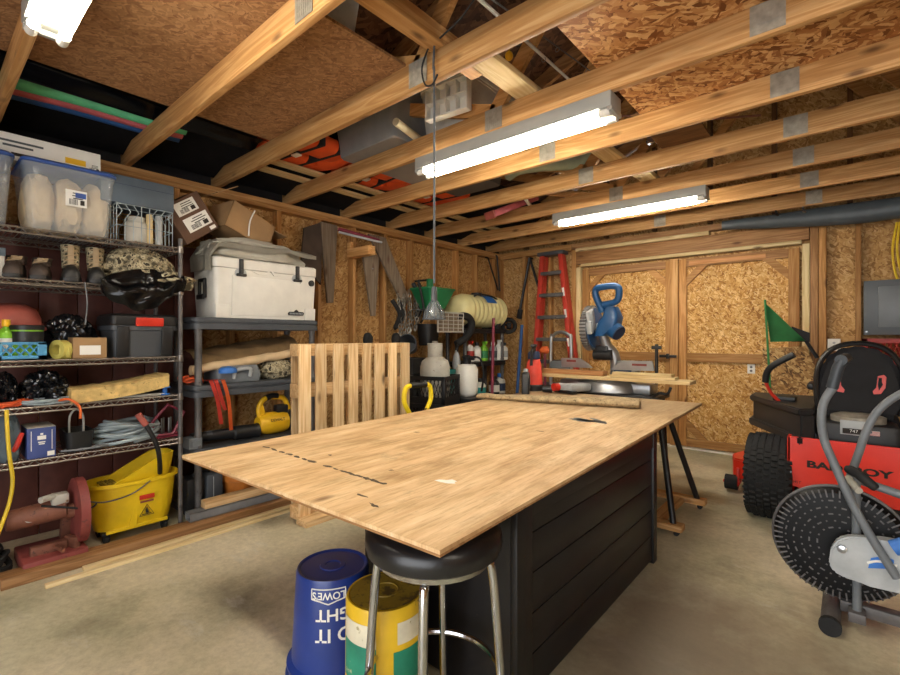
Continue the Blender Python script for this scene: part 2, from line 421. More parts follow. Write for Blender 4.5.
plain('bark', 'a8926e', .9, var=.4, scale=22, worn='57452f', wornamt=.56, bmp=.8)
plain('ink', '2a2520', .8)
plain('chain_steel', '9a958c', .35, .9, var=.3)
plain('grime_white', 'b9b6ac', .5, var=.15, worn='7a5a40', wornamt=.62)
plain('aluminium', 'b4b7ba', .32, .9, var=.12)
plain('saw_silver', 'a8abae', .35, .8, var=.15)
plain('yellow_cord', 'e0c026', .5)
plain('grey_cord', '7a7d80', .6)
plain('orange_cord', 'd8592a', .5)
plain('panel_grey', '565c61', .45, var=.06)
plain('panel_grey_light', '6a7075', .42, var=.06)
plain('tarp_grey', '4a5257', .45, var=.12)
plain('green_grey', '8f9a84', .75, var=.2)
plain('label_green', '1f7d62', .6, var=.25, worn='b9b38e', wornamt=.6)
plain('label_cream', 'cfc7ad', .7, var=.2, worn='8f8352', wornamt=.6)
plain('helmet_pink', 'a8564a', .6)
plain('gauze_yellow', 'c5b95f', .7)
glassy('clear_tote', 'c8d2d8', .15, .2)
glassy('clear_glass', '6d777c', .06, .35)
camo('camo', ['3a3424', '6b6046', '8f8467', '4a3d28'])
camo('camo_pale', ['4a4434', '8a7f64', 'b3a88a', '332c20'], 26)
emit('tube_light', 'fff6e4', 48)
# ================================================================== the room shell
XL, YB, XR, YN = -4.12, 5.95, 3.2, -1.9
RIDGE = -.45
def zbot(x): return 2.62+.42*((x+4.1) if x < RIDGE else (2*RIDGE-x+4.1))
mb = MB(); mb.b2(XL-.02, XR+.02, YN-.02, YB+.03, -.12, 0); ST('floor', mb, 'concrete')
mb = MB(); mb.b2(XL-.02, XL, YN, YB, 0, 2.54); ST('wall_left', mb, 'osb_wall_x')
LATE = lambda: trim(MB().b2(XL-.02, XL, YN, YB, 2.542, 2.76), 'black_fabric')
def gable(y0, z0=0):
    M = Matrix(((1, 0, 0, 0), (0, 0, -1, y0+.02), (0, 1, 0, 0), (0, 0, 0, 1)))
    pl = [(XL-.02, z0), (XR+.02, z0), (XR+.02, zbot(XR)+.12), (RIDGE, zbot(RIDGE)+.15), (XL-.02, zbot(XL)+.12)]
    return MB().prism(pl, .02, M)
ST('wall_back', gable(YB), 'osb_wall_y')
mb = MB(); mb.b2(XR, XR+.02, YN, YB, 0, 2.75); ST('wall_right', mb, 'osb_wall_x')
# near wall, behind the camera, with a wide unseen opening added for daylight fill
mb = gable(YN-.02, 2.25); mb.b2(XL-.02, -1.5, YN-.02, YN, 0, 2.25); mb.b2(1.6, XR+.02, YN-.02, YN, 0, 2.25); ST('wall_near', mb, 'osb_wall_y')
# roof deck (the ceiling of this open shed)
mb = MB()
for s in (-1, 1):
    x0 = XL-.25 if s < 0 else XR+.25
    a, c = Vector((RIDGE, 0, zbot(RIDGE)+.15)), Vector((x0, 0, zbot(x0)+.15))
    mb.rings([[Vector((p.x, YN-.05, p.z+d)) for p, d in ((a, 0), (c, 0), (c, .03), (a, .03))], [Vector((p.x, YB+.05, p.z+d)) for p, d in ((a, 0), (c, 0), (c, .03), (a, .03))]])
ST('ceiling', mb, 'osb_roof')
TN = [0]
def trim(mb, mat):
    TN[0] += 1; return ST('trim_%d' % TN[0], mb, mat)
LATE()
# left wall studs, plates
for k in range(16):
    y = 5.72-.434*k
    if y < YN+.1: break
    trim(MB().box((XL+.045, y, 1.23), (.09, .042, 2.46), None, .003), 'stud_z')
trim(MB().b2(XL, XL+.1, YN, YB-.1, 2.46, 2.5), 'stud_y'); trim(MB().b2(XL, XL+.1, YN, YB-.1, 2.502, 2.54), 'joist_y')
trim(MB().b2(XL, XL+.09, YB-.09, YB, 0, 2.54), 'stud_z')
# dark red boarding behind the wire shelves
mb = MB(); y = YN+.05
while y < 1.42:
    mb.box((XL+.105, y+.1, 1.0), (.018, .196, 2.0), None, .004); y += .2
trim(mb, 'maroon_panel')
# right wall studs (out of frame)
for k in range(10): trim(MB().box((XR-.045, 5.5-.75*k, 1.23), (.09, .042, 2.46)), 'stud_z')
# back wall framing
for x in (-3.62, -3.2):
    trim(MB().box((x, YB-.045, 1.23), (.042, .09, 2.46), None, .003), 'stud_z')
DX0, DX1 = -2.72, -.39
for x0, x1, m in ((-2.86, -2.8, 'stud_z'), (-2.795, -2.735, 'pale_z'), (-.365, -.305, 'pale_z'), (-.3, -.24, 'brown_z'), (-.235, -.175, 'stud_z')):
    trim(MB().b2(x0, x1, YB-.1, YB, 0, 2.22 if m == 'pale_z' else 2.46, .003), m)
trim(MB().b2(-2.73, -.37, YB-.1, YB-.01, 2.225, 2.262, .003), 'pale_x')
trim(MB().b2(-2.8, -.31, YB-.09, YB, 2.265, 2.43, .003), 'brown_x')
trim(MB().b2(-2.8, -1.2, YB-.11, YB, 2.432, 2.475, .003), 'pale_x')
trim(MB().b2(XL+.1, -2.865, YB-.1, YB, 2.46, 2.54), 'stud_x'); trim(MB().b2(-2.86, 3.1, YB-.1, YB, 2.478, 2.54), 'brown_x')
for x in (.06, .62, 1.2, 1.8, 2.4): trim(MB().box((x, YB-.045, 1.23), (.042, .09, 2.46), None, .003), 'stud_z')
for x in (-3.6, -3.0, -2.4, -1.8, -1.2, -.6, 0, .6, 1.2): 
    trim(MB().box((x, YB-.045, (2.56+zbot(x))/2), (.042, .08, zbot(x)-2.58)), 'dark_z')
trim(MB().b2(-2.7, -.42, YB-.13, YB-.03, 0, .012), 'white_plastic')
# doors
def door(n, x0, x1, hinge_left):
    r = STE('door_%d' % n); r.location = (x0, YB-.03, 0); w = x1-x0
    A('panel', MB().b2(0, w, 0, .015, .015, 2.19), 'osb_door', r)
    bx = lambda a, c, d, e, m='stud_z', nm='frame_board': A(nm, MB().b2(a, c, -.04, 0, d, e, .003), m, r)
    bx(0, .09, .02, 2.19, 'stud_z'); bx(w-.09, w, .02, 2.19, 'stud_z')
    bx(.09, w-.09, .02, .11, 'stud_x'); bx(.09, w-.09, 2.1, 2.19, 'brown_x'); bx(.09, w-.09, 1.0, 1.1, 'stud_x', 'mid_rail')
    for sx, sz, up in ((.09, 2.1, -1), (w-.09, 2.1, -1), (.09, .11, 1), (w-.09, .11, 1)):
        d = 1 if sx < w/2 else -1
        pl = [(sx, sz+up*.22), (sx, sz+up*.12), (sx+d*.12, sz), (sx+d*.22, sz)]
        A('corner_brace', MB().prism(pl, .035, Matrix(((1, 0, 0, 0), (0, 0, -1, 0), (0, 1, 0, 0), (0, 0, 0, 1)))), 'stud_x', r)
    return r
d1 = door(1, -2.72, -1.58, True); d2 = door(2, -1.53, -.39, False)
A('meeting_post', MB().b2(1.115, 1.2, -.085, -.045, .02, 2.2, .004), 'joist_z', d1)
A('rail_strip', MB().b2(.12, .86, -.055, -.042, 2.115, 2.165, .003), 'red_board', d2, 'pale reddish strip along the top of the door')
h = A('latch', MB().b2(1.0, 1.19, -.11, -.09, 1.045, 1.075, .004).b2(1.08, 1.11, -.125, -.086, 1.03, 1.09, .003), 'black_paint', d1, 'black bolt latch')
# trusses
JY = [.33+.0*0, 1.045, 1.69, 2.345, 3.01, 3.655, 4.305, 4.965, 5.62]
JY = [-1.6, -.95, -.3]+JY
TOP = 2.68
def plate(mb, x, y, z, w=.125, h=.125, rot=0):
    mb.box((x, y-.0215, z), (w, .003, h), (0, rot, 0))
    for i in range(7):
        for j in range(4): mb.box((x+(i-3)*w/8, y-.0225, z+(j-1.5)*h/5), (.006, .003, .022), (0, rot, 0))
for y in JY:
    r = STE('truss'); TN[0] += 1; r.name = 'trim_%d' % TN[0]
    A('bottom_chord', MB().b2(XL+.0, XR, y-.019, y+.019, 2.54, TOP, .003), 'joist_x', r)
    for s in (-1, 1):
        x0 = XL if s < 0 else XR
        p, q = Vector((x0, y, zbot(x0)+.06)), Vector((RIDGE, y, zbot(RIDGE)+.06)); d = q-p
        L = d.length; an = -math.atan2(d.z, d.x)
        A('top_chord', MB().box((p+q)/2, (L, .038, .12), (0, an, 0)), 'brown_x', r)
        xb = -1.65 if s < 0 else .75
        for xt in (RIDGE+s*.05, (x0+xb)/2+s*.1):
            p, q = Vector((xb, y, TOP-.02)), Vector((xt, y, zbot(xt)+.02)); d = q-p
            A('web', MB().box((p+q)/2, (d.length, .036, .085), (0, -math.atan2(d.z, d.x), 0)), 'stud_x', r)
    for xb in (-1.65, -.26, .75):
        m2 = MB(); plate(m2, xb, y, 2.615); A('nail_plate', m2, 'galv', r, 'grey steel nail plate')
# long braces lying on the bottom chords
trim(MB().box((-1.52, .9, TOP+.045), (.09, 2.2, .088), None, .003), 'joist_y')
trim(MB().box((-1.42, 2.95, TOP+.02), (.14, 2.2, .038), None, .003), 'pale_y')
trim(MB().box((-1.36, 4.6, TOP+.02), (.14, 1.3, .038), None, .003), 'pale_y')
for x in (-3.72, -3.5): trim(MB().box((x, 3.9, TOP+.012), (.09, 4.0, .022)), 'pale_y')
# black sheeting stapled under the rafters along the left eave
def eave(s, q):
    y = -1.75+7.5*s; x = -4.06+1.0*q; return Vector((x, y, zbot(x)-.012-.05*abs(math.sin(y*PI/.65))*math.sin(q*PI)*(1+.4*noise.noise(Vector((y*2, q*3, 0))))))
trim(MB().grid(eave, 150, 14, .004), 'black_fabric')
# ------------------------------------------------------------------ light
def fluoro(x, y, label, rt=0):
    t = T('fluorescent_light', label, 'ceiling light', (x, y, 2.54), rt, 'twin tube shop lights')
    L = 1.4
    A('housing', MB().b2(-L/2, L/2, -.072, .072, -.08, 0, .004), 'fixture_grey', t)
    for s in (-1, 1):
        A('tube', MB().cyl((-L/2+.05, s*.046, -.1), (L/2-.05, s*.046, -.1), .016, n=14), 'tube_light', t)
        A('end_bracket', MB().b2(s*(L/2-.02), s*(L/2+.004), -.068, .068, -.1, -.078, .003), 'fixture_grey', t)
        for q in (-1, 1): A('socket', MB().cyl((q*(L/2-.07), s*.046, -.1), (q*(L/2-.012), s*.046, -.1), .02, n=12), 'white_plastic', t)
    return t
fluoro(-1.62, 2.39, 'lit twin-tube shop light with the hanging cord beside its left end')
fluoro(-1.6, 4.34, 'lit twin-tube shop light nearest the double doors')
fluoro(-1.66, .345, 'lit twin-tube shop light cut off by the top left corner of the photo')
for yy in (.33,): fluoro(1.35, yy, 'added off-frame shop light on the right half of the ceiling, %s' % {.33: 'nearest the added opening', 2.37: 'halfway along', 4.32: 'nearest the back wall'}[yy])  # unseen extra fixture, added to brighten the right side
w = bpy.data.worlds.new('sky'); bpy.context.scene.world = w; w.use_nodes = True
bg = w.node_tree.nodes['Background']; bg.inputs[0].default_value = (.95, .97, 1.0, 1); bg.inputs[1].default_value = 3.6
pl = bpy.data.lights.new('added_opening_portal', 'AREA'); pl.shape = 'RECTANGLE'; pl.size = 3.1; pl.size_y = 2.25; pl.cycles.is_portal = True  # samples sky light through the opening added in the near wall
po = bpy.data.objects.new('added_opening_portal', pl); C.objects.link(po); po.location = (.05, YN+.01, 1.12); po.rotation_euler = (PI/2, 0, 0)
# camera
cam = bpy.data.cameras.new('camera'); cam.sensor_width = 36; cam.lens = 36*FPX/900; cam.clip_start = .05
co = bpy.data.objects.new('camera', cam); C.objects.link(co); co.location = (0, 0, EYE); co.rotation_euler = (PI/2, 0, YAW)
sc = bpy.context.scene; sc.camera = co
sc.view_settings.view_transform = 'Standard'; sc.view_settings.look = 'None'; sc.view_settings.gamma = 1; sc.view_settings.exposure = .68
# ================================================================== WORKTABLE AND WHAT IS AROUND IT
HT = .765
pc, pl_, pr = onz(440, 550, HT), onz(190, 450, HT), onz(702, 403, HT)
ex = (pl_-pc); ey = (pr-pc); WX, WY = ex.length*.957, ey.length
tyaw = math.atan2(ey.y, ey.x)-PI/2
t = T('work_table_top', 'large plywood sheet used as a tabletop, resting on the black cabinet', 'tabletop', (pc.x, pc.y, HT-.02), tyaw)
def torn(mb):
    n = 60; random.seed(3)
    pts = [(0, 0)]+[(-WX*i/n, (random.uniform(-.0015, .003) if 20 < i < 55 else 0)) for i in range(1, n)]+[(-WX, 0), (-WX, WY), (0, WY)]
    return mb.prism(pts, .011, Matrix.Translation((0, 0, .008)))
A('sheet', torn(MB()), 'ply_top', t)
A('under_ply', MB().prism([(-.0015, .0015), (-WX+.0015, .0015), (-WX+.0015, WY-.002), (-.0015, WY-.002)], .0085), 'brown_x', t, 'darker lower plies along the edge')
def splat(mb, x, y, a, b_, rot=0):
    n = 11; P = [(a*random.uniform(.55, 1.1)*math.cos(2*PI*i/n), b_*random.uniform(.4, 1.15)*math.sin(2*PI*i/n)) for i in range(n)]
    return mb.prism(P, .0007, Matrix.Translation((x, y, .0189)) @ Matrix.Rotation(rot, 4, 'Z'))
random.seed(5)
def tl(u, v):  # a spot on the table top in the table's own frame
    p = onz(u, v, HT); return Matrix.Rotation(-tyaw, 3, 'Z') @ (p-Vector((pc.x, pc.y, HT)))
for i in range(16):
    f = i/15; p = tl(266+f*116, 447+f*36)
    if random.random() < .82:
        A('ink_mark', splat(MB(), p.x, p.y, random.uniform(.018, .042), random.uniform(.007, .013), random.uniform(-.25, .1)), 'stamp_ink', t, 'faded dark stamped mark')
for u, v in ((417, 432), (413, 403), (391, 470), (361, 495), (374, 505), (586, 421), (540, 431), (330, 455)):
    p = tl(u, v); A('scorch_mark', splat(MB(), p.x, p.y, random.uniform(.012, .035), .008, random.uniform(-.5, .9)), 'stamp_ink', t, 'small dark mark')
p = tl(447, 481); A('paper_scrap', splat(MB(), p.x, p.y, .045, .03, .3), 'white_paper', t, 'small torn white paper patch')
mb = MB(); p = tl(590, 420)
for k in range(7):
    splat(mb, p.x+random.uniform(-.07, .07), p.y+random.uniform(-.07, .07), random.uniform(.06, .13), random.uniform(.015, .035), random.uniform(-.7, .3))
A('paint_smear', mb, 'tarp_grey', t, 'dark green-grey smear')
# black cabinet below
t = T('island_cabinet', 'black painted plank-sided cabinet carrying the plywood tabletop', 'cabinet', (-1.23, 2.045, 0))
cx, cy = .39, .735
mb = MB(); mb.b2(-cx, cx-.02, -cy, cy, .02, .742)
A('carcass', mb, 'black_paint', t)
mb = MB()
for k in range(5): mb.b2(cx-.02, cx-.004, -cy+.1, cy-.06, .03+.142*k, .03+.142*(k+1)-.004, .002)
A('side_planks', mb, 'black_paint', t)
A('trim_board', MB().b2(cx-.02, cx+.006, -cy, -cy+.1, .01, .742, .003), 'black_paint', t)
A('trim_board', MB().b2(cx-.02, cx+.006, cy-.06, cy, .01, .742, .003), 'black_paint', t)
A('rail', MB().b2(cx-.02, cx+.004, -cy+.1, cy-.06, .66, .742, .003), 'black_paint', t)
A('plinth', MB().b2(-cx+.02, cx-.03, -cy+.02, cy-.02, 0, .02), 'black_paint', t)
# sawhorse under the far end of the top
t = T('sawhorse', 'black metal A-frame sawhorse on wooden feet under the far end of the tabletop', 'sawhorse', (-.87, 3.545, 0))
foot = {}
for s in (-1, 1):
    for xx in (0, -1.1):
        A('leg', MB().cyl((xx, s*.31, .07), (xx-.15 if xx == 0 else xx+.1, s*.09, .73), .02, n=10), 'black_paint', t)
    A('foot_board', MB().box((-.53, s*.31, .055), (1.18, .085, .04), None, .004), 'joist_x', t, 'wooden foot board')
    for xx in (.02, -1.05): A('caster', MB().cyl((xx, s*.31-.015, .018), (xx, s*.31+.015, .018), .018, n=12).b2(xx-.015, xx+.015, s*.31-.012, s*.31+.012, .018, .036), 'dark_rubber', t)
A('cross_board', MB().box((-.12, 0, .05), (.085, .53, .036), None, .004), 'joist_y', t)
A('beam', MB().b2(-1.2, -.1, -.1, .1, .722, .744, .004), 'black_paint', t)
# stool
def stool(loc):
    t = T('bar_stool', 'round black vinyl bar stool with chrome legs under the table corner', 'stool', loc, 0)
    A('seat', MB().lathe([(.001, .645), (.185, .645), (.2, .655), (.206, .68), (.203, .703), (.185, .722), (.12, .73), (.001, .732)], n=40), 'vinyl', t)
    A('seat_ring', MB().lathe([(.13, .625), (.172, .625), (.178, .645), (.12, .645)], n=32), 'chrome', t)
    for k in range(4):
        a = .59+k*PI/2; c, s = math.cos(a), math.sin(a)
        A('leg', MB().tube(spline([(c*.1, s*.1, .632), (c*.155, s*.155, .62), (c*.178, s*.178, .56), (c*.205, s*.205, .2), (c*.222, s*.222, 0)], 5), .0135, 10), 'chrome', t)
    A('foot_ring', MB().torus((0, 0, .27), .2, .0105, n=40), 'chrome', t)
stool((-.95, 1.03, 0))
# buckets (upside down)
def bucket(name, label, cat, loc, r0, r1, h, mat, basemat, rot=0):
    t = T(name, label, cat, loc, rot)
    A('body', MB().lathe([(r1+.012, 0), (r1+.012, .02), (r1, .022), (r1, .05), (r1+.008, .052), (r1+.008, .06), (r1, .062), (r0+.004, h-.012), (r0, h), (r0-.006, h), (r0-.012, h-.006), (.05, h-.004), (.048, h), (.03, h), (.028, h-.003), (.001, h-.003)], n=48), mat, t)
    return t
def wrap(r0, r1, h, a0, z0, flip=True):
    """wrap lettering round the tapered wall, facing angle a0, centre height z0"""
    def fn(x, y):
        if flip: x, y = -x, -y
        z = z0+y; r = .152-.016*(z-.096)/.293+.0012
        a = a0+x/r; return Vector((r*math.cos(a), r*math.sin(a), z))
    return fn
bl = (-1.523, 1.073)
t = T('stacked_blue_bucket', 'blue plastic bucket turned upside down, outermost of the nested pair beside the yellow bucket', 'bucket', (*bl, 0))
h = .335; r0, r1 = .132, .15
z0 = .066
A('body', MB().lathe([(r1+.002, z0), (r1+.002, z0+.03), (r0+.004, z0+h-.012), (r0, z0+h), (r0-.006, z0+h), (r0-.012, z0+h-.005), (.05, z0+h-.004), (.047, z0+h), (.03, z0+h), (.027, z0+h-.003), (.001, z0+h-.003)], n=48), 'bucket_blue', t)
a0 = math.atan2(-bl[1], -bl[0])
fw = lambda zc: wrap(r0, r1, h+z0, a0, zc)
def fwf(dx, zc):
    g = wrap(r0, r1, h+z0, a0, zc); return lambda x, y: g(x+dx, y)
A('lettering', MB().text("LOWE'S", .036, fwf(.016, .352), wide=.95), 'white_plastic', t, 'white store lettering, upside down')
mb = MB(); g = fwf(.016, .352)
pts = [(-.062, .022), (.062, .022), (.062, -.014), (.03, -.02), (0, -.03), (-.03, -.02), (-.062, -.014)]
pts = [(x, -y) for x, y in pts]
pp = []
for i in range(len(pts)):
    a, b_ = pts[i], pts[(i+1) % len(pts)]
    for k in range(8): pp.append(g(a[0]+(b_[0]-a[0])*k/8, a[1]+(b_[1]-a[1])*k/8))
mb.tube(pp, .0022, 6, closed=True); A('logo_outline', mb, 'white_plastic', t, 'white gabled outline round the lettering')
A('lettering', MB().text('RIGHT', .06, fwf(-.03, .285), wide=1.05), 'white_plastic', t, 'large white word, upside down')
A('lettering', MB().text('DO IT', .066, fwf(-.03, .215), wide=1.05), 'white_plastic', t, 'large white words, upside down')
t = bucket('blue_bucket', 'blue plastic bucket turned upside down on the floor, mostly hidden under its nested twin', 'bucket', (*bl, 0), .14, .163, .09, 'bucket_blue', None)
t.children[0].data.materials[0] = MATS['bucket_blue']
yl = (-1.213, 1.067)
t = bucket('yellow_bucket', 'worn yellow metal bucket turned upside down behind the stool legs', 'bucket', (*yl, 0), .128, .134, .411, 'bucket_yellow', None)
a0 = math.atan2(-yl[1], -yl[0])
def patch(w, z0, z1, da, lift=.0015):
    def fn(s, q):
        z = z0+(z1-z0)*q; r = .134-.002*(z-.062)/.337+lift; a = a0+da+(s-.5)*w/.13
        return Vector((r*math.cos(a), r*math.sin(a), z))
    return MB().grid(fn, 12, 4)
A('base_disc', MB().lathe([(.001, .4115), (.118, .4115), (.118, .4125), (.001, .4125)], n=40).torus((0, 0, .4125), .045, .003), 'bucket_base_rust', t, 'rusty brown bottom facing up')
A('label', patch(.14, .17, .295, -.75), 'label_green', t, 'scuffed green label'); A('label', patch(.14, .295, .365, -.75), 'label_cream', t, 'scuffed cream label')
A('label', patch(.15, .17, .28, .78), 'label_green', t, 'scuffed green label'); A('label', patch(.13, .3, .37, .8), 'label_cream', t, 'scuffed cream label')
for _lab, dz, txt, sz in (('lettering', .3, 'GOLD', .03), ('lettering', .19, 'ZZ', .03)):
    pass
# bark-edged slab on the table
p0, p1 = onz(478, 398, HT), onz(640, 408, HT)
random.seed(2)
mid = (p0+p1)/2; d = p1-p0; L = d.length
rs = []
for i in range(25):
    f = i/24; w = .085*(.45+.55*min(1, f*3))*(1+.18*noise.noise(Vector((f*7, 1, 0)))); hh = .062*(.55+.45*f)*(1+.25*noise.noise(Vector((f*9, 5, 0))))
    off = .02*noise.noise(Vector((f*4, 9, 2)))
    ring = []
    for j in range(14):
        a = 2*PI*j/14; k = 1+.12*noise.noise(Vector((f*20, math.cos(a)*2, math.sin(a)*2)))
        ring.append(((f-.5)*L, off+w*math.cos(a)*k, max(0, hh*.5+hh*.62*math.sin(a)*k)))
    rs.append(ring)
mb = MB().rings(rs); mb.b.verts.ensure_lookup_table()
S('bark_slab', mb, 'bark', 'long rough bark-covered slab of wood lying across the plywood tabletop', 'log', (mid.x, mid.y, HT), math.atan2(d.y, d.x))
# ================================================================== WIRE SHELVING UNIT
SX1, SX0, SY1, SY0 = -3.42, -3.9, 1.19, -.12
LEV = [1.88, 1.60, 1.15, .893, .60]
t = T('wire_shelving_unit', 'black wire shelving unit with five crowded shelves along the left wall', 'shelving unit', ((SX0+SX1)/2, (SY0+SY1)/2, 0))
hx, hy = (SX1-SX0)/2, (SY1-SY0)/2
for sx in (-1, 1):
    for sy in (-1, 1):
        mb = MB().cyl((sx*hx, sy*hy, .012), (sx*hx, sy*hy, 1.945), .0135, n=12)
        for k in range(70): mb.lathe([(.0135, 0), (.0145, .002), (.0145, .004), (.0135, .006)], (sx*hx, sy*hy, .1+.026*k), 10, caps=False)
        p = A('post', mb, 'post_grey', t)
        A('foot', MB().lathe([(.018, 0), (.02, .004), (.014, .014)], (sx*hx, sy*hy, 0), 12), 'black_plastic', p)
for z in LEV:
    mb = MB(); r = .0042
    for dz in (0, -.028):
        mb.tube([(-hx, -hy, z+dz), (hx, -hy, z+dz), (hx, hy, z+dz), (-hx, hy, z+dz)], .0055, 6, closed=True)
    for sx in (-1, 1):
        n = 46; mb.tube([(sx*hx, -hy+2*hy*i/n, z-(.028 if i % 2 else 0)) for i in range(n+1)], r, 5)
    for sy in (-1, 1):
        n = 16; mb.tube([(-hx+2*hx*i/n, sy*hy, z-(.028 if i % 2 else 0)) for i in range(n+1)], r, 5)
    for i in range(1, 52): y = -hy+2*hy*i/52; mb.tube([(-hx, y, z+.001), (hx, y, z+.001)], .0022, 4)
    for x in (-.12, .12): mb.tube([(x, -hy, z-.008), (x, hy, z-.008)], .004, 5)
    for sx in (-1, 1):
        for sy in (-1, 1): mb.lathe([(.017, -.032), (.0185, -.03), (.016, .012)], (sx*hx, sy*hy, z), 12)
    A('wire_shelf', mb, 'wire_steel', t)
def fx(u0, u1, vt, x, z=None):
    """y-extent and height of something whose front face at x spans u0..u1 and reaches up to row vt"""
    a, b_ = onx(u0, vt, x), onx(u1, vt, x); return a.y, b_.y, (a.z+b_.z)/2
def carton(name, label, loc, d, mat, rot=0, flaps=False, cat='box', group=None, tape=None):
    t = T(name, label, cat, loc, rot, group)
    A('carton', MB().box((0, 0, d[2]/2), d, None, .004), mat, t)
    return t
def barlabel(t, c, w, h, face='x', bars=True, name='label', rot=0, lab='white printed label'):
    """a white label with dark print on the +x face of a box at c"""
    M = Matrix.Translation(c) @ Matrix.Rotation(rot, 4, 'X')
    mb = MB(); mb.b.verts.ensure_lookup_table()
    def bx(y, z, dy, dz, e, mi): mb.box(M @ Vector((e, y, z)), (.001, dy, dz), (rot, 0, 0), 0, mi)
    bx(0, 0, w, h, 0, 0)
    if bars:
        r_ = random.Random(int(w*1e4))
        for k in range(9): bx(-w*.32+k*w*.045, -h*.22, w*.022*r_.uniform(.5, 1.4), h*.34, .0008, 1)
        for k in range(3): bx(w*.08, h*(.32-.16*k), w*r_.uniform(.4, .7), h*.06, .0008, 1)
        bx(w*.28, -h*.22, w*.2, h*.3, .0008, 1)
    return A(name, mb, ['white_paper', 'ink'], t, lab)
# --- clear totes on the top shelf
def clear_tote(label, y0, y1, z, zt, x1, dep, fill=True):
    w = y1-y0; h = zt-z
    t = T('storage_tote', label, 'storage tote', (x1-dep/2, (y0+y1)/2, z), 0, 'clear totes on the top shelf')
    a, b_ = dep/2, w/2
    def ring(k, zz, ins=0): 
        n = 6; c = .04; pts = []
        for sx, sy, a0 in ((1, 1, 0), (-1, 1, PI/2), (-1, -1, PI), (1, -1, 1.5*PI)):
            for i in range(n): an = a0+PI/2*i/(n-1); pts.append((sx*(a*k-ins-c)+c*math.cos(an), sy*(b_*k-ins-c)+c*math.sin(an), zz))
        return pts
    A('body', MB().rings([ring(.86, .003), ring(.97, h*.86), ring(1.0, h*.87), ring(1.0, h*.93), ring(.985, h*.93), ring(.96, h*.86), ring(.85, .008)]), 'clear_tote', t, 'clear plastic body')
    A('lid', MB().rings([ring(.99, h*.932), ring(1.02, h*.94), ring(1.02, h*.975), ring(.97, h), ring(.9, h), ring(.88, h*.985)]), 'lid_blue', t, 'blue snap-on lid')
    return t
zS = LEV[0]+.005
x1 = -3.43
y0, y1, _ = fx(22, 117, 200, x1)
t1 = clear_tote('clear tote with blue lid holding beige cloth, beside the wire basket', y0, y1, zS, 2.285, x1, .42)
tw, th = y1-y0, 2.285-zS
for k in range(3):
    mb = MB().blob((0, 0, 0), (.17, tw*.165, th*.42), .1, 3, k, 4, sq=.7)
    S('folded_cloth', mb, 'beige_cloth', 'beige folded cloth inside the clear tote, %s' % ['leftmost of three', 'middle of three', 'rightmost of three'][k], 'cloth', (x1-.21, y0+tw*(.2+.3*k), zS+.012+th*.41), 0, 'beige cloths in the clear tote')
barlabel(t1, (.2035, .02, th*.52), .1, .095); 
bb = A('label_blue', MB().box((.2045, .04, th*.57), (.001, .05, .03)), 'lid_blue', t1)
y2, y3 = y0-.03-.42, y0-.03
t2 = clear_tote('clear tote with blue lid at the left edge of the photo', y2, y3, zS, 2.285, x1, .42)
S('folded_cloth', MB().blob((0, 0, 0), (.15, .14, .1), .15, 3, 9, 4, sq=.7), 'grime_white', 'whitish folded cloth inside the clear tote at the left edge', 'cloth', (x1-.21, (y2+y3)/2, zS+.12))
# long white carton on the lids
a, b_ = onx(-8, 148, -3.62), onx(92, 165, -3.62)
t = carton('long_carton', 'long white printed carton lying across the lids of the clear totes', (-3.68, (a.y+b_.y)/2+.02, 2.288), (.16, b_.y-a.y+.04, .15), 'white_paper')
L = b_.y-a.y
A('print_band', MB().box((.0805, -.03, .035), (.001, L*.62, .018)), 'ink', t, 'dark printed band')
A('print_block', MB().box((.0805, .12, .068), (.001, .1, .035)), 'tool_yellow', t, 'yellow printed block')
barlabel(t, (.0807, .21, .055), .07, .045, lab='printed bar code')
mb = MB()
for k in range(2): mb.box((.0805, -.14, .105-.025*k), (.001, .22-.09*k, .012))
A('print_lines', mb, 'tarp_grey', t)
# wire basket and slate box
y0, y1, zt = fx(117, 173, 193, -3.45)
t = T('wire_basket', 'white wire basket at the right end of the top shelf', 'basket', (-3.62, (y0+y1)/2, zS)); w = (y1-y0)/2; hh = .235; dx = .16
mb = MB()
for z in (.004, .1, hh-.03, hh): mb.tube([(-dx, -w, z), (dx, -w, z), (dx, w, z), (-dx, w, z)], .0035 if z < hh else .005, 6, closed=True)
for i in range(8):
    y = -w+2*w*i/7
    for sx in (-1, 1): mb.tube([(sx*dx, y, 0), (sx*dx, y, .14), (sx*dx, y+(.03 if i < 3 else -.03 if i > 4 else 0), .19), (sx*dx, y, hh)], .0028, 5)
    mb.tube([(-dx, y, .004), (dx, y, .004)], .0028, 5)
for i in range(6):
    x = -dx+2*dx*i/5
    for sy in (-1, 1): mb.tube([(x, sy*w, 0), (x, sy*w, hh)], .0028, 5)
A('wire_frame', mb, 'hose_grey', t)
S('plastic_jar', MB().lathe([(.05, 0), (.068, .01), (.068, .13), (.05, .15), (.05, .175), (.001, .176)], n=24), 'grime_white', 'cloudy white jar inside the wire basket', 'jar', (-3.57, (y0+y1)/2-.02, zS+.009))
S('rolled_paper', MB().cyl((0, 0, 0), (0, 0, .2), .022, n=14), 'light_grey', 'pale grey rolled tube standing at the right side of the wire basket', 'roll', (-3.53, y1-.06, zS+.009))
S('rolled_paper', MB().cyl((0, 0, 0), (0, 0, .2), .02, n=14), 'pale_z', 'tan rolled tube standing in the wire basket next to the grey one', 'roll', (-3.53, y1-.115, zS+.009))
a, b_ = onx(101, 170, -3.47), onx(174, 175, -3.47)
t = carton('slate_box', 'flat slate-blue box resting on top of the wire basket', (-3.62, (a.y+b_.y)/2, zS+hh+.006), (.3, b_.y-a.y, .175), 'slate_blue')
A('lid_seam', MB().box((.0, 0, .12), (.3015, b_.y-a.y+.0015, .003)), 'navy', t)
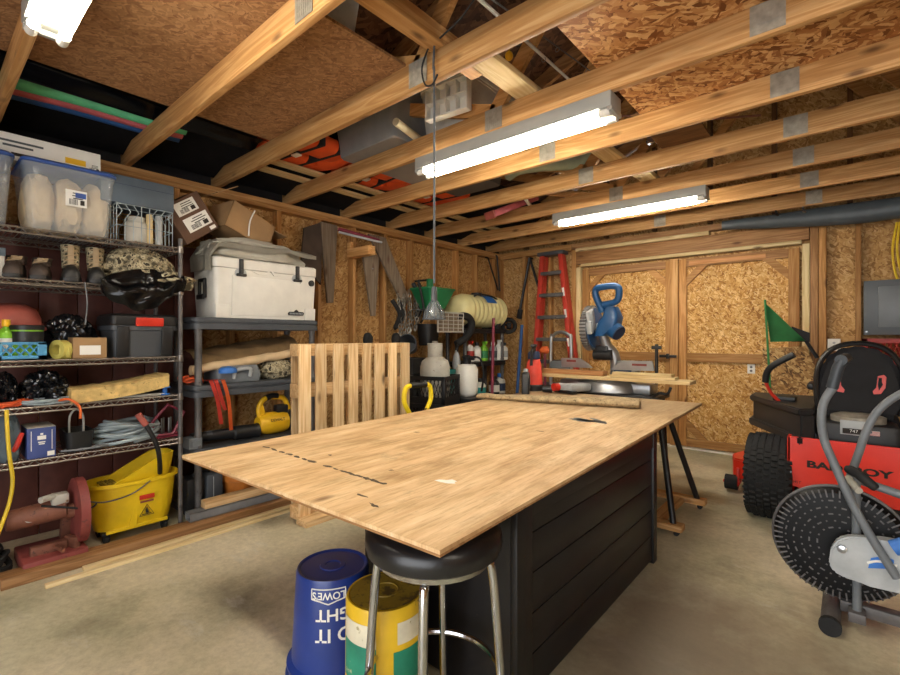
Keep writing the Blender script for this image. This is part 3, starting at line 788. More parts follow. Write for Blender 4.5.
# --- second shelf
z2 = LEV[1]+.005
y0, y1, zt = fx(-12, 5, 255, -3.44)
t = carton('shoe_box', 'pale grey box with darker lid at the left end of the second shelf', (-3.6, (y0+y1)/2, z2), (.3, y1-y0, .155), 'grime_white')
A('lid', MB().box((0, 0, .135), (.308, y1-y0+.008, .045), None, .003), 'slate_blue', t)
def boot(label, loc, rot, h, m_up, m_sole, m_lace, grp, s=1, m_shaft=None):
    t = T('boot', label, 'boot', loc, rot, grp)
    sole = [(.16, 0), (.15, .035), (.1, .05), (.03, .046), (-.06, .04), (-.11, .034), (-.125, 0), (-.11, -.034), (-.06, -.04), (.03, -.046), (.1, -.05), (.15, -.035)]
    A('sole', MB().prism([(x*s, y*s) for x, y in sole], .024*s, None, 0, .004), m_sole, t)
    rs = []
    for x, w, hh in ((.152, .025, .035), (.14, .04, .06), (.11, .046, .075), (.07, .045, .085), (.03, .043, .105), (-.02, .042, .11), (-.08, .04, .105), (-.115, .03, .09)):
        rs.append([(x*s, w*s*math.cos(a), .024*s+max(0, hh*s*math.sin(a)) if math.sin(a) > 0 else .024*s) for a in [2*PI*j/16 for j in range(16)]])
    mb = MB().rings(rs); A('vamp', mb, m_up, t)
    mb = MB(); prof = [(.085*s, .02, .062, .042), (.12*s, .0, .06, .042), (h*.7, -.02, .058, .044), (h, -.03, .062, .048), (h, -.03, .054, .041), (h*.75, -.025, .05, .036)]
    mb.rings([[((cx+rx*math.cos(2*PI*j/18))*s, ry*math.sin(2*PI*j/18)*s, z) for j in range(18)] for z, cx, rx, ry in prof]); A('shaft', mb, m_shaft or m_up, t)
    mb = MB()
    n = 5
    for k in range(n):
        f = k/(n-1); z = .1*s+f*(h-.12*s); x = (.085-.045*min(1, f*1.3))*s
        mb.tube(spline([(x-.012, -.032*s, z), (x+.004, 0, z+.008), (x-.012, .032*s, z+.014)], 4), .0035, 5)
    mb.box(((.052)*s, 0, h*.72), (.012, .03*s, h*.5), (0, -.12, 0), .004); A('laces', mb, m_lace, t)
    return t
for k, u in enumerate((17, 43)):
    p = onx(u, 284, -3.52); boot('low brown leather boot on the second shelf, %s' % ('left one of its pair' if k == 0 else 'right one of its pair'), (-3.56, p.y, z2), -.25, .135, 'boot_brown', 'boot_dark', 'lace_tan', 'brown boots on the second shelf', .95)
for k, u in enumerate((72, 97)):
    p = onx(u, 284, -3.52); boot('tall camouflage boot with black toe, %s' % ('left one of its pair' if k == 0 else 'right one, next to the camouflage clothing'), (-3.56, p.y, z2), -.15, .23, 'boot_dark', 'black_plastic', 'lace_tan', 'camouflage boots on the second shelf', 1, 'camo_pale')
y0, y1, _ = fx(108, 176, 260, -3.5)
S('camouflage_clothing', MB().blob((0, 0, .1), (.19, (y1-y0)/2, .15), .28, 2.2, 4, 5, -.1, ridge=True).blob((.12, .1, .05), (.12, .2, .075), .3, 3, 8, 4, -.05), 'camo_pale', 'heap of camouflage clothing at the right end of the second shelf', 'clothing', (-3.63, (y0+y1)/2, z2+.002))
y0, y1, _ = fx(100, 184, 290, -3.4)
def bagfn(s, q):
    y = y0+(y1-y0)*s; w = noise.noise(Vector((s*6, q*5, 1)))
    if q < .4: x = -3.62+.22*q/.4; z = z2+.03+.05*math.sin(s*PI)+.02*w+(.06*s*(q/.4))
    else: f = (q-.4)/.6; x = -3.4+.035*math.sin(f*PI)+.03*w; z = z2+.03+.06*s*(1-f)-f*(.05+.13*math.sin(min(1, s*1.15)*PI)**.6)+.02*w
    return Vector((x, y, z))
S('trash_bag', MB().grid(bagfn, 60, 40, .006), 'trash_bag', 'black plastic bag hanging over the front edge of the second shelf', 'bag', group=None)
# --- third shelf
z3 = LEV[2]+.005
y0, y1, zt = fx(-8, 47, 339, -3.44)
def hexcrate(label, loc, d, mat, name='plastic_crate', cat='crate', rot=0, group=None, diag=False):
    t = T(name, label, cat, loc, rot, group); a, b_, h = d[0]/2, d[1]/2, d[2]
    mb = MB()
    mb.b2(-a, a, -b_, b_, 0, .008)
    for z0_, z1_ in ((0, h*.25), (h*.86, h)):
        mb.b2(a-.008, a, -b_, b_, z0_, z1_); mb.b2(-a, -a+.008, -b_, b_, z0_, z1_); mb.b2(-a, a, b_-.008, b_, z0_, z1_); mb.b2(-a, a, -b_, -b_+.008, z0_, z1_)
    for sx in (-1, 1):
        for sy in (-1, 1): mb.box((sx*(a-.02), sy*(b_-.02), h/2), (.04, .04, h), None, .003)
    def lattice(n, P):
        for i in range(n):
            for sg in (-1, 1):
                u0 = (i+.5)/n; du = sg*.7/n
                for q in (0,):
                    mb.tube([P(max(0, min(1, u0-du)), h*.22), P(max(0, min(1, u0+du)), h*.88)], .0045, 4)
    ny, nx = max(4, int(d[1]/.045)), max(4, int(d[0]/.045))
    for sx in (-1, 1):
        lattice(ny, lambda f, z: (sx*(a-.004), -b_+.03+(2*b_-.06)*f, z)); lattice(nx, lambda f, z: (-a+.03+(2*a-.06)*f, sx*(b_-.004), z))
    A('crate_body', mb, mat, t); return t
hexcrate('shallow sky-blue plastic crate on the middle wire shelf', (-3.57, (y0+y1)/2, z3), (.26, y1-y0, .1), 'crate_blue')
def spray(name, label, loc, h, r, mb_, mc, rot=0, group=None, cat='bottle', trig=False, lab=None):
    t = T(name, label, cat, loc, rot, group)
    A('bottle_body', MB().lathe([(r*.9, 0), (r, .006), (r, h*.62), (r*.8, h*.72), (r*.38, h*.8), (r*.36, h*.84), (.001, h*.84)], n=20), mb_, t)
    if trig:
        mb = MB().cyl((0, 0, h*.84), (0, 0, h*.9), r*.4, n=12); mb.box((r*.35, 0, h*.95), (r*1.9, r*.55, h*.1), None, .004); mb.box((r*.9, 0, h*.87), (r*.2, r*.35, h*.12), (0, .35, 0), .002)
        A('spray_trigger', mb, mc, t)
    else: A('cap', MB().lathe([(r*.5, h*.82), (r*.55, h*.84), (r*.5, h), (.001, h)], n=16), mc, t)
    if lab: A('label', MB().lathe([(r*1.01, h*.15), (r*1.01, h*.52)], n=20, caps=False), lab, t)
    return t
p = onx(7, 340, -3.5); spray('spray_bottle', 'white bottle with yellow cap standing in the sky-blue crate', (-3.53, p.y-.0, z3+.009), .215, .036, 'lime', 'tool_yellow', lab='white_paper')
p = onx(28, 340, -3.5)
t = T('plastic_tub', 'green tub with black lid standing in the sky-blue crate', 'tub', (-3.53, p.y, z3+.009))
A('tub_body', MB().lathe([(.06, 0), (.068, .005), (.072, .16), (.001, .16)], n=24), 'lime', t); A('lid', MB().lathe([(.076, .158), (.078, .182), (.07, .186), (.001, .186)], n=24), 'black_plastic', t)
A('label', MB().lathe([(.0715, .09), (.0735, .15)], n=24, caps=False), 'black_plastic', t, 'dark label')
p = onx(8, 318, -3.72); y = p.y
S('hard_hat', MB().lathe([(.16, 0), (.165, .012), (.13, .02), (.128, .06), (.105, .11), (.06, .135), (.001, .14)], n=28, sx=1.15), 'helmet_pink', 'faded pink hard hat behind the yellow-capped bottle', 'hard hat', (-3.74, y+.02, 1.15+.19), (0, .2, 0))
S('paint_can', MB().lathe([(.085, 0), (.085, .18), (.088, .185), (.001, .184)], n=24), 'mid_grey_plastic', 'grey can under the pink hard hat', 'can', (-3.77, y+.02, z3))
for k, (u, dz, r) in enumerate(((58, 0, .055), (69, 0, .045))):
    p = onx(u, 352, -3.47)
    S('tape_roll', MB().rings([[((.028+.5*0+rr*math.cos(a))*1, (ww), rr*math.sin(a)) for a in [2*PI*j/24 for j in range(24)]] for rr, ww in ((r, -.024), (r, .024), (r*.55, .024), (r*.55, -.024))], False, closed=True), 'gauze_yellow', ['yellow-green webbing roll leaning by the blue crate', 'smaller pale webbing roll beside the little cardboard box'][k], 'roll', (-3.5, p.y, z3+r), (0, 0, .5-.9*k))
y0, y1, _ = fx(73, 107, 338, -3.44)
t = carton('small_carton', 'small cardboard box with a white label on the middle wire shelf', (-3.54, (y0+y1)/2, z3), (.2, y1-y0, .125), 'cardboard')
barlabel(t, (.1005, .0, .05), (y1-y0)*.62, .055, bars=False)
y0, y1, _ = fx(45, 98, 310, -3.6)
S('black_bag', MB().blob((0, 0, .1), (.13, (y1-y0)/2, .15), .3, 2.5, 12, 5, -.1, ridge=True), 'trash_bag', 'shiny black bag behind the small cardboard box', 'bag', (-3.72, (y0+y1)/2, z3))
y0, y1, _ = fx(111, 178, 318, -3.44)
w = y1-y0
t = T('latch_tote', 'black storage tote with a red latch at the right of the middle shelf', 'storage tote', (-3.62, (y0+y1)/2, z3))
def rr(a, b_, z, c=.03, n=5):
    pts = []
    for sx, sy, a0 in ((1, 1, 0), (-1, 1, PI/2), (-1, -1, PI), (1, -1, 1.5*PI)):
        for i in range(n): an = a0+PI/2*i/(n-1); pts.append((sx*(a-c)+c*math.cos(an), sy*(b_-c)+c*math.sin(an), z))
    return pts
A('body', MB().rings([rr(.15, w*.43, 0), rr(.17, w*.47, .17), rr(.18, w*.5, .172), rr(.18, w*.5, .2)]), 'grey_plastic', t)
A('lid', MB().rings([rr(.18, w*.5, .202), rr(.185, w*.51, .21), rr(.18, w*.5, .26), rr(.16, w*.46, .275), rr(.14, w*.42, .275)]), 'black_plastic', t)
A('latch', MB().box((.186, .02, .225), (.02, w*.42, .055), (0, .1, 0), .006), 'red_paint', t, 'red latch')
for s in (-1, 1): A('rib', MB().box((.172, s*w*.33, .1), (.016, w*.18, .19), (0, .1, 0), .006), 'black_plastic', t)
# --- fourth shelf
z4 = LEV[3]+.005
for k, (u0, u1, vt, sd) in enumerate(((-6, 18, 376, 3), (24, 68, 370, 6))):
    y0, y1, _ = fx(u0, u1, vt, -3.55)
    S('plastic_bag', MB().blob((0, 0, .07), (.15, (y1-y0)/2, .1), .35, 2.6, sd, 5, -.07, ridge=True), 'trash_bag', ['crumpled black plastic bag at the left end of the fourth shelf', 'crumpled black plastic bag beside the yellow foam slab'][k], 'bag', (-3.63, (y0+y1)/2, z4))
a, b_ = onx(71, 388, -3.42), onx(167, 366, -3.45)
L = b_.y-a.y
mb = MB(); random.seed(4)
rs = []
for i in range(30):
    f = i/29; y = a.y+L*f; zc = z4+.035+f*f*.06
    h_ = .05*(1+.15*noise.noise(Vector((f*12, 0, 3)))); rs.append([(-3.68+q[0], y, zc+q[1]) for q in ((0, -.03), (.27+.012*noise.noise(Vector((f*16, 2, 2))), -.035), (.275+.01*noise.noise(Vector((f*20, 4, 2))), h_-.01), (.25, h_), (0, h_-.005))])
S('foam_slab', MB().rings(rs), 'yellow_foam', 'long ragged yellow foam slab with speckles on the fourth shelf', 'foam slab')
y0, y1, _ = fx(126, 155, 386, -3.5)
S('round_pan', MB().lathe([((y1-y0)/2*.85, 0), ((y1-y0)/2, .04), ((y1-y0)/2*1.03, .042), ((y1-y0)/2*.95, .038), ((y1-y0)/2*.8, .006), (.001, .006)], n=28), 'black_plastic', 'round black pan under the raised end of the foam slab', 'pan', (-3.56, (y0+y1)/2+.05, z4))
def tangle(name, label, cat, cx, cy, cz, rx, ry, n, r, mat, seed, h=.03, group=None):
    q = random.Random(seed); pts = []
    for i in range(n):
        a = i*2.1+q.uniform(-.4, .4); k = q.uniform(.45, 1); pts.append((rx*k*math.cos(a), ry*k*math.sin(a), r+h*q.random()))
    return S(name, MB().tube(spline(pts, 6), r, 6), mat, label, cat, (cx, cy, cz), 0, group)
y = onx(40, 400, -3.5).y; tangle('cable_bundle', 'loose grey cables spread along the front of the fourth shelf', 'cable', -3.52, y+.05, z4, .09, .24, 40, .005, 'hose_grey', 5)
y = onx(12, 403, -3.5).y; tangle('cable_bundle', 'orange extension cable at the left end of the fourth shelf', 'cable', -3.5, y-.02, z4, .09, .13, 26, .006, 'orange_cord', 8)
y = onx(130, 395, -3.5).y; tangle('cable_bundle', 'thin pale cords in front of the yellow foam slab', 'cable', -3.46, y, z4, .03, .22, 22, .004, 'grime_white', 11, .01)
p0, p1 = onx(67, 393, -3.41), onx(79, 404, -3.405)
S('hook_strap', MB().tube(spline([(-3.45, p0.y-.03, z4+.02), (-3.41, p0.y+.01, z4+.025), (-3.395, p1.y, z4-.02), (-3.395, p1.y+.005, z4-.09)], 6), .007, 8), 'orange', 'orange bungee end curling over the edge of the fourth shelf', 'strap')
y = onx(166, 383, -3.45).y
S('spool', MB().lathe([(.03, 0), (.03, .008), (.014, .01), (.014, .045), (.03, .047), (.03, .055), (.001, .055)], n=18), 'cap_blue', 'small blue spool at the right end of the fourth shelf', 'spool', (-3.47, y, z4))
# --- fifth shelf
z5 = LEV[4]+.005
y0, y1, _ = fx(-8, 24, 428, -3.42)
t = T('tool_bag', 'blue-grey cloth bag with a red stripe at the left end of the lowest shelf', 'bag', (-3.55, (y0+y1)/2, z5))
A('bag_body', MB().blob((0, 0, .1), (.13, (y1-y0)/2, .16), .15, 2, 3, 4, -.1, sq=.8), 'grey_bag', t); A('stripe', MB().tube(spline([(.09, .0, .03), (.125, .03, .08), (.105, .055, .15)], 5), .013, 8), 'red_paint', t, 'red stripe')
y0, y1, _ = fx(27, 56, 430, -3.43)
t = carton('blue_carton', 'dark blue printed box on the lowest shelf beside the cloth bag', (-3.54, (y0+y1)/2, z5), (.22, y1-y0, .17), 'box_blue')
A('carton_top', MB().box((0, 0, .1712), (.219, y1-y0-.002, .002)), 'grime_white', t, 'pale worn top')
mb = MB(); q = y1-y0
for y_, z_, w_, h_ in ((0, .115, .3, .022), (0, .135, .1, .01), (0, .09, .25, .006), (0, .08, .2, .006)): mb.box((.1108, y_*q, z_), (.001, w_*q, h_))
for s in (-1, 1): mb.box((.1108, s*q*.36, .1), (.001, .003, .11))
mb.box((.1108, q*.32, .022), (.001, q*.25, .025)); A('print', mb, 'white_paper', t, 'white print')
y0, y1, _ = fx(64, 93, 424, -3.5)
t = T('caddy', 'black open caddy with a wire handle on the lowest shelf', 'caddy', (-3.56, (y0+y1)/2, z5)); q = (y1-y0)/2
A('tray', MB().rings([rr(.1, q*.85, 0), rr(.12, q, .12), rr(.112, q*.94, .12), rr(.092, q*.8, .01)]), 'black_plastic', t); A('handle', MB().tube(spline([(0, -q*.5, .1), (0, -q*.45, .2), (0, 0, .24), (0, q*.45, .2), (0, q*.5, .1)], 6), .006, 8), 'grime_white', t)
y0, y1, _ = fx(96, 168, 420, -3.45)
q = random.Random(6); mb = MB(); pts = []
for k in range(11*22):
    a = k*2*PI/22; lp = k/22; rx, ry = .13+.03*math.sin(lp*2.3), (y1-y0)/2*(.78+.16*math.sin(lp*1.7)); pts.append((rx*math.cos(a), ry*math.sin(a)+.02*math.sin(lp*3), .012+lp*.011+.012*math.sin(a*2+lp)))
S('hose_coil', mb.tube(pts, .011, 8), 'hose_grey', 'coiled pale grey air hose on the lowest wire shelf', 'hose', (-3.58, (y0+y1)/2, z5))
y = onx(88, 448, -3.47).y; tangle('cord_bundle', 'dark cord with pale ends in front of the black caddy', 'cord', -3.47, y, z5, .04, .14, 18, .005, 'grey_cord', 21, .012)
y0, y1, _ = fx(163, 179, 402, -3.48)
t = T('drill_bit_rack', 'dark red metal rack of bits at the right end of the lowest wire shelf', 'rack', (-3.6, onx(168, 420, -3.5).y, z5))
A('frame', MB().tube([(.1, -.09, .02), (.1, .03, .02), (.1, .1, .16), (.1, 0, .22), (.1, -.09, .12)], .011, 6, closed=True).b2(-.06, .1, -.09, .09, 0, .012), 'maroon', t)
mb = MB()
for k in range(6): mb.cyl((.03-.03*(k % 2), -.06+.022*k, .01), (.03-.03*(k % 2), -.06+.022*k, .12), .006, n=8)
A('bits', mb, 'steel', t)
# cords hanging on the shelving
a = onx(85, 300, -3.405)
S('hanging_lace', MB().tube(spline([(-3.41, a.y, z2-.0), (-3.402, a.y+.01, z2-.12), (-3.402, a.y, z2-.25)], 5), .0035, 6), 'grey_cord', 'dark lace dangling from the front edge of the second shelf', 'cord')
a, b_, c_ = onx(7, 412, -3.4), onx(7, 437, -3.395), onx(10, 470, -3.39)
S('extension_cord', MB().tube(spline([(-3.41, b_.y, z4-.005), (-3.395, b_.y, z4-.08), (-3.39, b_.y+.008, .66), (-3.39, c_.y+.01, .5), (-3.38, c_.y-.02, .34), (-3.36, c_.y-.1, .16), (-3.36, c_.y-.3, .02)], 6), .009, 8), 'yellow_cord', 'yellow extension cord hanging past the left end of the shelves', 'cord')
# --- floor below the wire shelves
p0, p1 = onz(35, 575, 0), onz(88, 555, 0)
t = T('chop_saw', 'dusty red abrasive chop saw on the floor under the wire shelves', 'saw', (-3.47, .53, 0))
A('base', MB().box((0, 0, .045), (.33, .28, .07), None, .008).b2(-.15, .15, -.13, .13, 0, .012), 'dull_red', t)
A('blade_guard', MB().lathe([(.001, -.026), (.165, -.026), (.185, -.022), (.185, .022), (.165, .026), (.001, .026)], (.03, .12, .27), 36, (PI/2, 0, 0)), 'dull_red', t, 'round red blade guard')
A('guard_hub', MB().cyl((.03, .17, .27), (.03, .06, .27), .04, n=18), 'rust_brown', t)
A('motor', MB().cyl((.03, .06, .3), (.0, -.17, .28), .06, .056, 20).lathe([(.056, 0), (.05, .02), (.001, .022)], (0, -.17, .28), 20, (PI/2, 0, 0)), 'rust_brown', t, 'rusty brown motor')
A('end_cap', MB().cyl((0.045, -.1, .285), (.062, -.1, .287), .022, n=14), 'light_grey', t)
A('handle', MB().tube(spline([(.03, .05, .34), (.06, .0, .38), (.1, -.06, .385)], 5), .018, 8).box((.04, .03, .36), (.07, .08, .06), None, .01), 'grime_white', t)
A('pivot_arm', MB().box((-.08, .08, .16), (.06, .05, .24), (0, .3, 0), .006), 'rust_brown', t)
A('vise', MB().box((.06, -.02, .1), (.05, .16, .05), None, .005).box((.08, .08, .11), (.1, .03, .06), (0, 0, .3), .004).cyl((.09, .0, .11), (.2, .02, .11), .01, n=8), 'rust_brown', t)
A('power_lead', MB().tube(spline([(.05, -.05, .34), (.1, .04, .32), (.16, .14, .3), (.1, .19, .3)], 5), .006, 6), 'dark_rubber', t)
def coil(name, label, loc, R, r, n, mat, seed, cat='cable', sy=1, grp=None):
    q = random.Random(seed); pts = []
    for k in range(n*20):
        a = k*2*PI/20; lp = k/20; pts.append(((R*(1-.05*lp)+.015*math.sin(lp*4))*math.cos(a), R*sy*(1-.04*lp)*math.sin(a)+.02*math.sin(lp*2), r+lp*r*1.5+.01*(1+math.sin(a*3+lp))))
    return S(name, MB().tube(pts, r, 7), mat, label, cat, loc, 0, grp)
coil('black_cable_coil', 'coiled black cable on the floor left of the red chop saw', (-3.52, .25, 0), .13, .012, 7, 'dark_rubber', 3, sy=.8)
# mop bucket
p0, p1 = onz(100, 545, 0), onz(172, 520, 0)
t = T('mop_bucket', 'yellow wringer mop bucket on casters beneath the wire shelves', 'mop bucket', (-3.575, .955, 0))
L, W = .25, .14
def oval(a, b_, z, n=36, p=2.6, off=0):
    r_ = []
    for j in range(n):
        c, s = math.cos(2*PI*j/n), math.sin(2*PI*j/n); r_.append((b_*math.copysign(abs(c)**(2/p), c), off+a*math.copysign(abs(s)**(2/p), s), z))
    return r_
A('tub', MB().rings([oval(L*.82, W*.8, .075), oval(L*.9, W*.9, .16), oval(L*.98, W*.98, .345), oval(L*1.05, W*1.07, .35), oval(L*1.05, W*1.07, .372), oval(L*.99, W*.99, .372), oval(L*.94, W*.94, .34), oval(L*.78, W*.75, .09)]), 'mop_yellow', t)
A('side_recess', MB().prism([(-.035, .08), (.0, .22), (.012, .22), (.012, .08)], .012, Matrix(((0, 0, 1, W*.83), (1, 0, 0, -.02), (0, 1, 0, 0), (0, 0, 0, 1)))).b2(W*.8, W*.9, -.17, .17, .066, .09, .006), 'mop_yellow', t)
# wringer basket: a sloping box rising above the rim at the far end
ring0 = oval(.14, .1, .2, 24, 3.5, .06); 
wr = A('wringer', MB().rings([[(x, y, .18) for x, y, z in oval(.15, .08, 0, 24, 4, .03)], [(x, y, .345+.16*max(0, min(1, (y+.16)/.3))) for x, y, z in oval(.205, .112, 0, 24, 4, .025)], [(x, y, .345+.16*max(0, min(1, (y+.16)/.3))) for x, y, z in oval(.193, .1, 0, 24, 4, .025)], [(x, y, .2) for x, y, z in oval(.14, .07, 0, 24, 4, .03)]]), 'mop_yellow', t)
mb = MB()
for i in range(6):
    for j in range(3): mb.box((-.06+.025*i, -.155+.022*j, .356), (.014, .012, .012))
A('press_grille', mb.box((0, -.13, .345), (.19, .08, .014)), 'bucket_base_rust', t, 'dirty grille of the wringer')
A('press_handle', MB().tube(spline([(.1, .13, .38), (.18, .1, .52), (.2, .07, .62), (.195, .02, .73)], 5), .014, 10), 'black_plastic', t)
A('hand_grip', MB().cyl((.195, .022, .725), (.185, -.02, .8), .019, n=12), 'helmet_pink', t, 'faded red hand grip')
A('bail', MB().tube(spline([(W*1.05, .06, .355), (W*1.18, -.05, .3), (W*1.1, -.2, .285), (0, -.27, .3), (-W, -.2, .33), (-W*1.05, .06, .355)], 6), .0045, 6), 'post_grey', t)
mb = MB()
mb.box((W*.99, .045, .255), (.004, .085, .03), (0, .06, 0), .002); A('logo', mb, 'red_paint', t, 'red maker badge')
mb = MB().box((W*.965, .045, .225), (.003, .075, .011), (0, .06, 0)); A('print', mb, 'dull_red', t)
tri = [(-.04, -.03), (.04, -.03), (0, .04)]
Mt = Matrix.Translation((W*.945, .045, .165)) @ Matrix.Rotation(.07, 4, 'Y') @ Matrix(((0, 0, 1, 0), (1, 0, 0, 0), (0, 1, 0, 0), (0, 0, 0, 1)))
A('caution_sign', MB().tube([Mt @ Vector((x, y, .002)) for x, y in tri], .0028, 6, closed=True).prism([(-.006, -.016), (.012, -.016), (.004, .012), (-.008, .008)], .003, Mt).cyl(Mt @ Vector((0, .014, 0)), Mt @ Vector((0, .014, .004)), .005, n=10).prism([(-.026, -.024), (.026, -.024), (.026, -.02), (-.026, -.02)], .003, Mt), 'ink', t, 'black caution triangle')
for sx in (-1, 1):
    for sy in (-1, 1):
        c = A('caster', MB().box((sx*.08, sy*.16, .062), (.05, .05, .02), None, .004).box((sx*.08, sy*.16+.016, .045), (.03, .005, .05)).box((sx*.08, sy*.16-.016, .045), (.03, .005, .05)), 'black_plastic', t)
        A('wheel', MB().cyl((sx*.08, sy*.16-.012, .03), (sx*.08, sy*.16+.012, .03), .03, n=18), 'dark_rubber', c)
        A('hub', MB().cyl((sx*.08+.0, sy*.16-.0135, .03), (sx*.08, sy*.16+.0135, .03), .013, n=12), 'light_grey', c)
# planks on the floor along the shelves
def plank(label, x, y0, y1, z, w, h, mat, rot=0, name='floor_plank', grp=None, cat='plank'):
    return S(name, MB().box((0, 0, h/2), (w, y1-y0, h), None, .003), mat, label, cat, (x, (y0+y1)/2, z), rot, grp)
a = onz(3, 592, 0.04)
plank('long brown plank on the floor in front of the wire shelves', -3.3, .3, 2.55, 0, .12, .055, 'brown_y')
plank('pale wood strip on the floor, longer one beside the brown plank', -3.185, .62, 2.6, 0, .045, .022, 'pale_y')
plank('short pale wood strip nearest the open floor', -3.125, .45, 2.5, 0, .035, .02, 'pale_y', .012)
# ================================================================== GREY PLASTIC SHELVING WITH THE COOLER
def resin_unit(label, x0, x1, y0, y1, levels, thick, mat='grey_plastic', top=None):
    cx_, cy_ = (x0+x1)/2, (y0+y1)/2; a, b_ = (x1-x0)/2, (y1-y0)/2
    t = T('plastic_shelving_unit', label, 'shelving unit', (cx_, cy_, 0))
    for z in levels:
        th0 = thick; thick = min(thick, z-.003)
        mb = MB()
        mb.rings([rr(a, b_, z-thick, .05), rr(a, b_, z-thick*.55, .05), rr(a-.008, b_-.008, z-thick*.5, .05), rr(a-.008, b_-.008, z-thick*.42, .05), rr(a, b_, z-thick*.38, .05), rr(a, b_, z-.006, .05), rr(a-.006, b_-.006, z, .05)])
        for k in range(7): mb.b2(a-.002, a+.004, -b_+.12+k*(2*b_-.24)/7+.02, -b_+.12+(k+1)*(2*b_-.24)/7-.02, z-thick*.32, z-thick*.12)
        A('shelf', mb, mat, t); thick = th0
    zs = sorted(levels); prev = 0
    for z in zs:
        for sx in (-1, 1):
            for sy in (-1, 1):
                if z-thick-prev > .01:
                    A('post', MB().lathe([(.028, prev), (.028, prev+.02), (.024, prev+.03), (.024, z-thick-.03), (.028, z-thick-.02), (.028, z-thick)], (sx*(a-.045), sy*(b_-.05), 0), 16), 'post_grey', t)
        prev = z
    return t
GX1, GX0, GY0, GY1 = -3.47, -3.96, 1.29, 2.31
resin_unit('dark grey plastic shelving unit carrying the white cooler', GX0, GX1, GY0, GY1, [.045, .49, .94, 1.425], .085)
# cooler
t = T('cooler', 'big white ice chest with black T latches on the grey shelving unit', 'cooler', (-3.69, 1.867, 1.426))
hl, hw, hb = .425, .2, .37
def cr(a, b_, z): return rr(a, b_, z, .035, 5)
A('chest', MB().rings([cr(hw*.93, hl*.97, 0), cr(hw, hl, .3), cr(hw, hl, hb)]), 'cooler_white', t)
A('lid', MB().rings([cr(hw+.004, hl+.004, hb+.003), cr(hw+.006, hl+.006, hb+.012), cr(hw+.006, hl+.006, hb+.07), cr(hw-.006, hl-.006, hb+.082)]), 'cooler_white', t)
mb = MB(); mb.prism([(-.16, 0), (-.1, -.022), (-.03, -.022), (0, .012), (.03, -.022), (.1, -.022), (.16, 0), (.03, .002), (0, .03), (-.03, .002)], .007, Matrix.Translation((hw+.002, 0, hb-.004)) @ Matrix(((0, 0, 1, 0), (1, 0, 0, 0), (0, 1, 0, 0), (0, 0, 0, 1))))
A('lid_lip', mb, 'cooler_white', t)
A('front_panel', MB().box((hw-.004, -.02, .17), (.012, .56, .3), (0, .045, 0), .004), 'cooler_white', t)
for sy in (-1, 1): A('corner_foot', MB().box((hw-.012, sy*(hl-.06), .05), (.014, .1, .1), (0, .04, 0), .004), 'cooler_white', t)
for y in (-.235, .235):
    A('latch', MB().box((hw+.012, y, hb+.02), (.02, .032, .11), None, .006).box((hw+.016, y, hb-.045), (.024, .075, .022), None, .007).box((hw+.016, y, hb-.025), (.022, .02, .04), None, .004), 'black_plastic', t, 'black rubber T latch')
    A('latch_recess', MB().cyl((hw-.0, y, hb-.035), (hw+.003, y, hb-.035), .045, n=20), 'light_grey', t)
A('drain_plug', MB().cyl((hw-.003, hl-.055, .315), (hw+.012, hl-.055, .315), .026, n=18).cyl((hw+.01, hl-.055, .315), (hw+.016, hl-.055, .315), .014, n=12), 'black_plastic', t, 'round black plug')
lg = [(-.07, -.018), (.06, -.018), (.07, 0), (.06, .012), (.02, .012), (.012, .022), (0, .03), (-.012, .022), (-.02, .012), (-.06, .012), (-.075, 0)]
Ml = Matrix.Translation((hw-.004, .23, .055)) @ Matrix.Rotation(.05, 4, 'Y') @ Matrix(((0, 0, 1, 0), (1, 0, 0, 0), (0, 1, 0, 0), (0, 0, 0, 1)))
A('logo', MB().prism(lg, .009, Ml), 'black_plastic', t, 'small dark maker badge')
mb = MB()
for k in range(9): mb.prism([(-.062+.0135*k, -.01), (-.054+.0135*k, -.01), (-.052+.0135*k, .004), (-.06+.0135*k, .004)], .0105, Ml)
A('logo_print', mb, 'light_grey', t)
h = A('side_handle', MB().b2(-.06, .06, -hl-.018, -hl+.004, .27, .3, .008).b2(-.06, -.035, -hl-.02, -hl+.004, .15, .29, .008).b2(.035, .06, -hl-.02, -hl+.004, .15, .29, .008).b2(-.06, .06, -hl-.03, -hl-.01, .14, .18, .008), 'black_plastic', t, 'black side handle')
# canvas on the cooler
def canv(s, q):
    y = -.43+.86*s; w = noise.noise(Vector((s*5, q*4, 2)))
    x = .2-.4*q
    edge = math.exp(-((s-.02)*9)**2)
    z = .1+.035*math.sin(q*PI)+.022*w+.06*max(0, 1-abs(s-.66)/.25)*(.3+q)*.7-(.0 if s > .05 else 0)
    if s < .05: z = -.1+.18*(s/.05)+.03*w; y = -.44+.03*w
    if q < .06: x = .205+.01*w; z -= .03*(1-q/.06)
    if q > .97: z = .005
    return Vector((x, y, z))
t = T('folded_canvas', 'grey canvas folded in a heap on the lid of the white cooler', 'canvas', (-3.69, 1.855, 1.879))
A('top_fold', MB().grid(canv, 60, 40, .01), 'canvas', t)
A('lower_fold', MB().blob((-.01, -.025, .06), (.19, .4, .12), .18, 2.2, 6, 5, -.05, sq=.75), 'canvas', t)
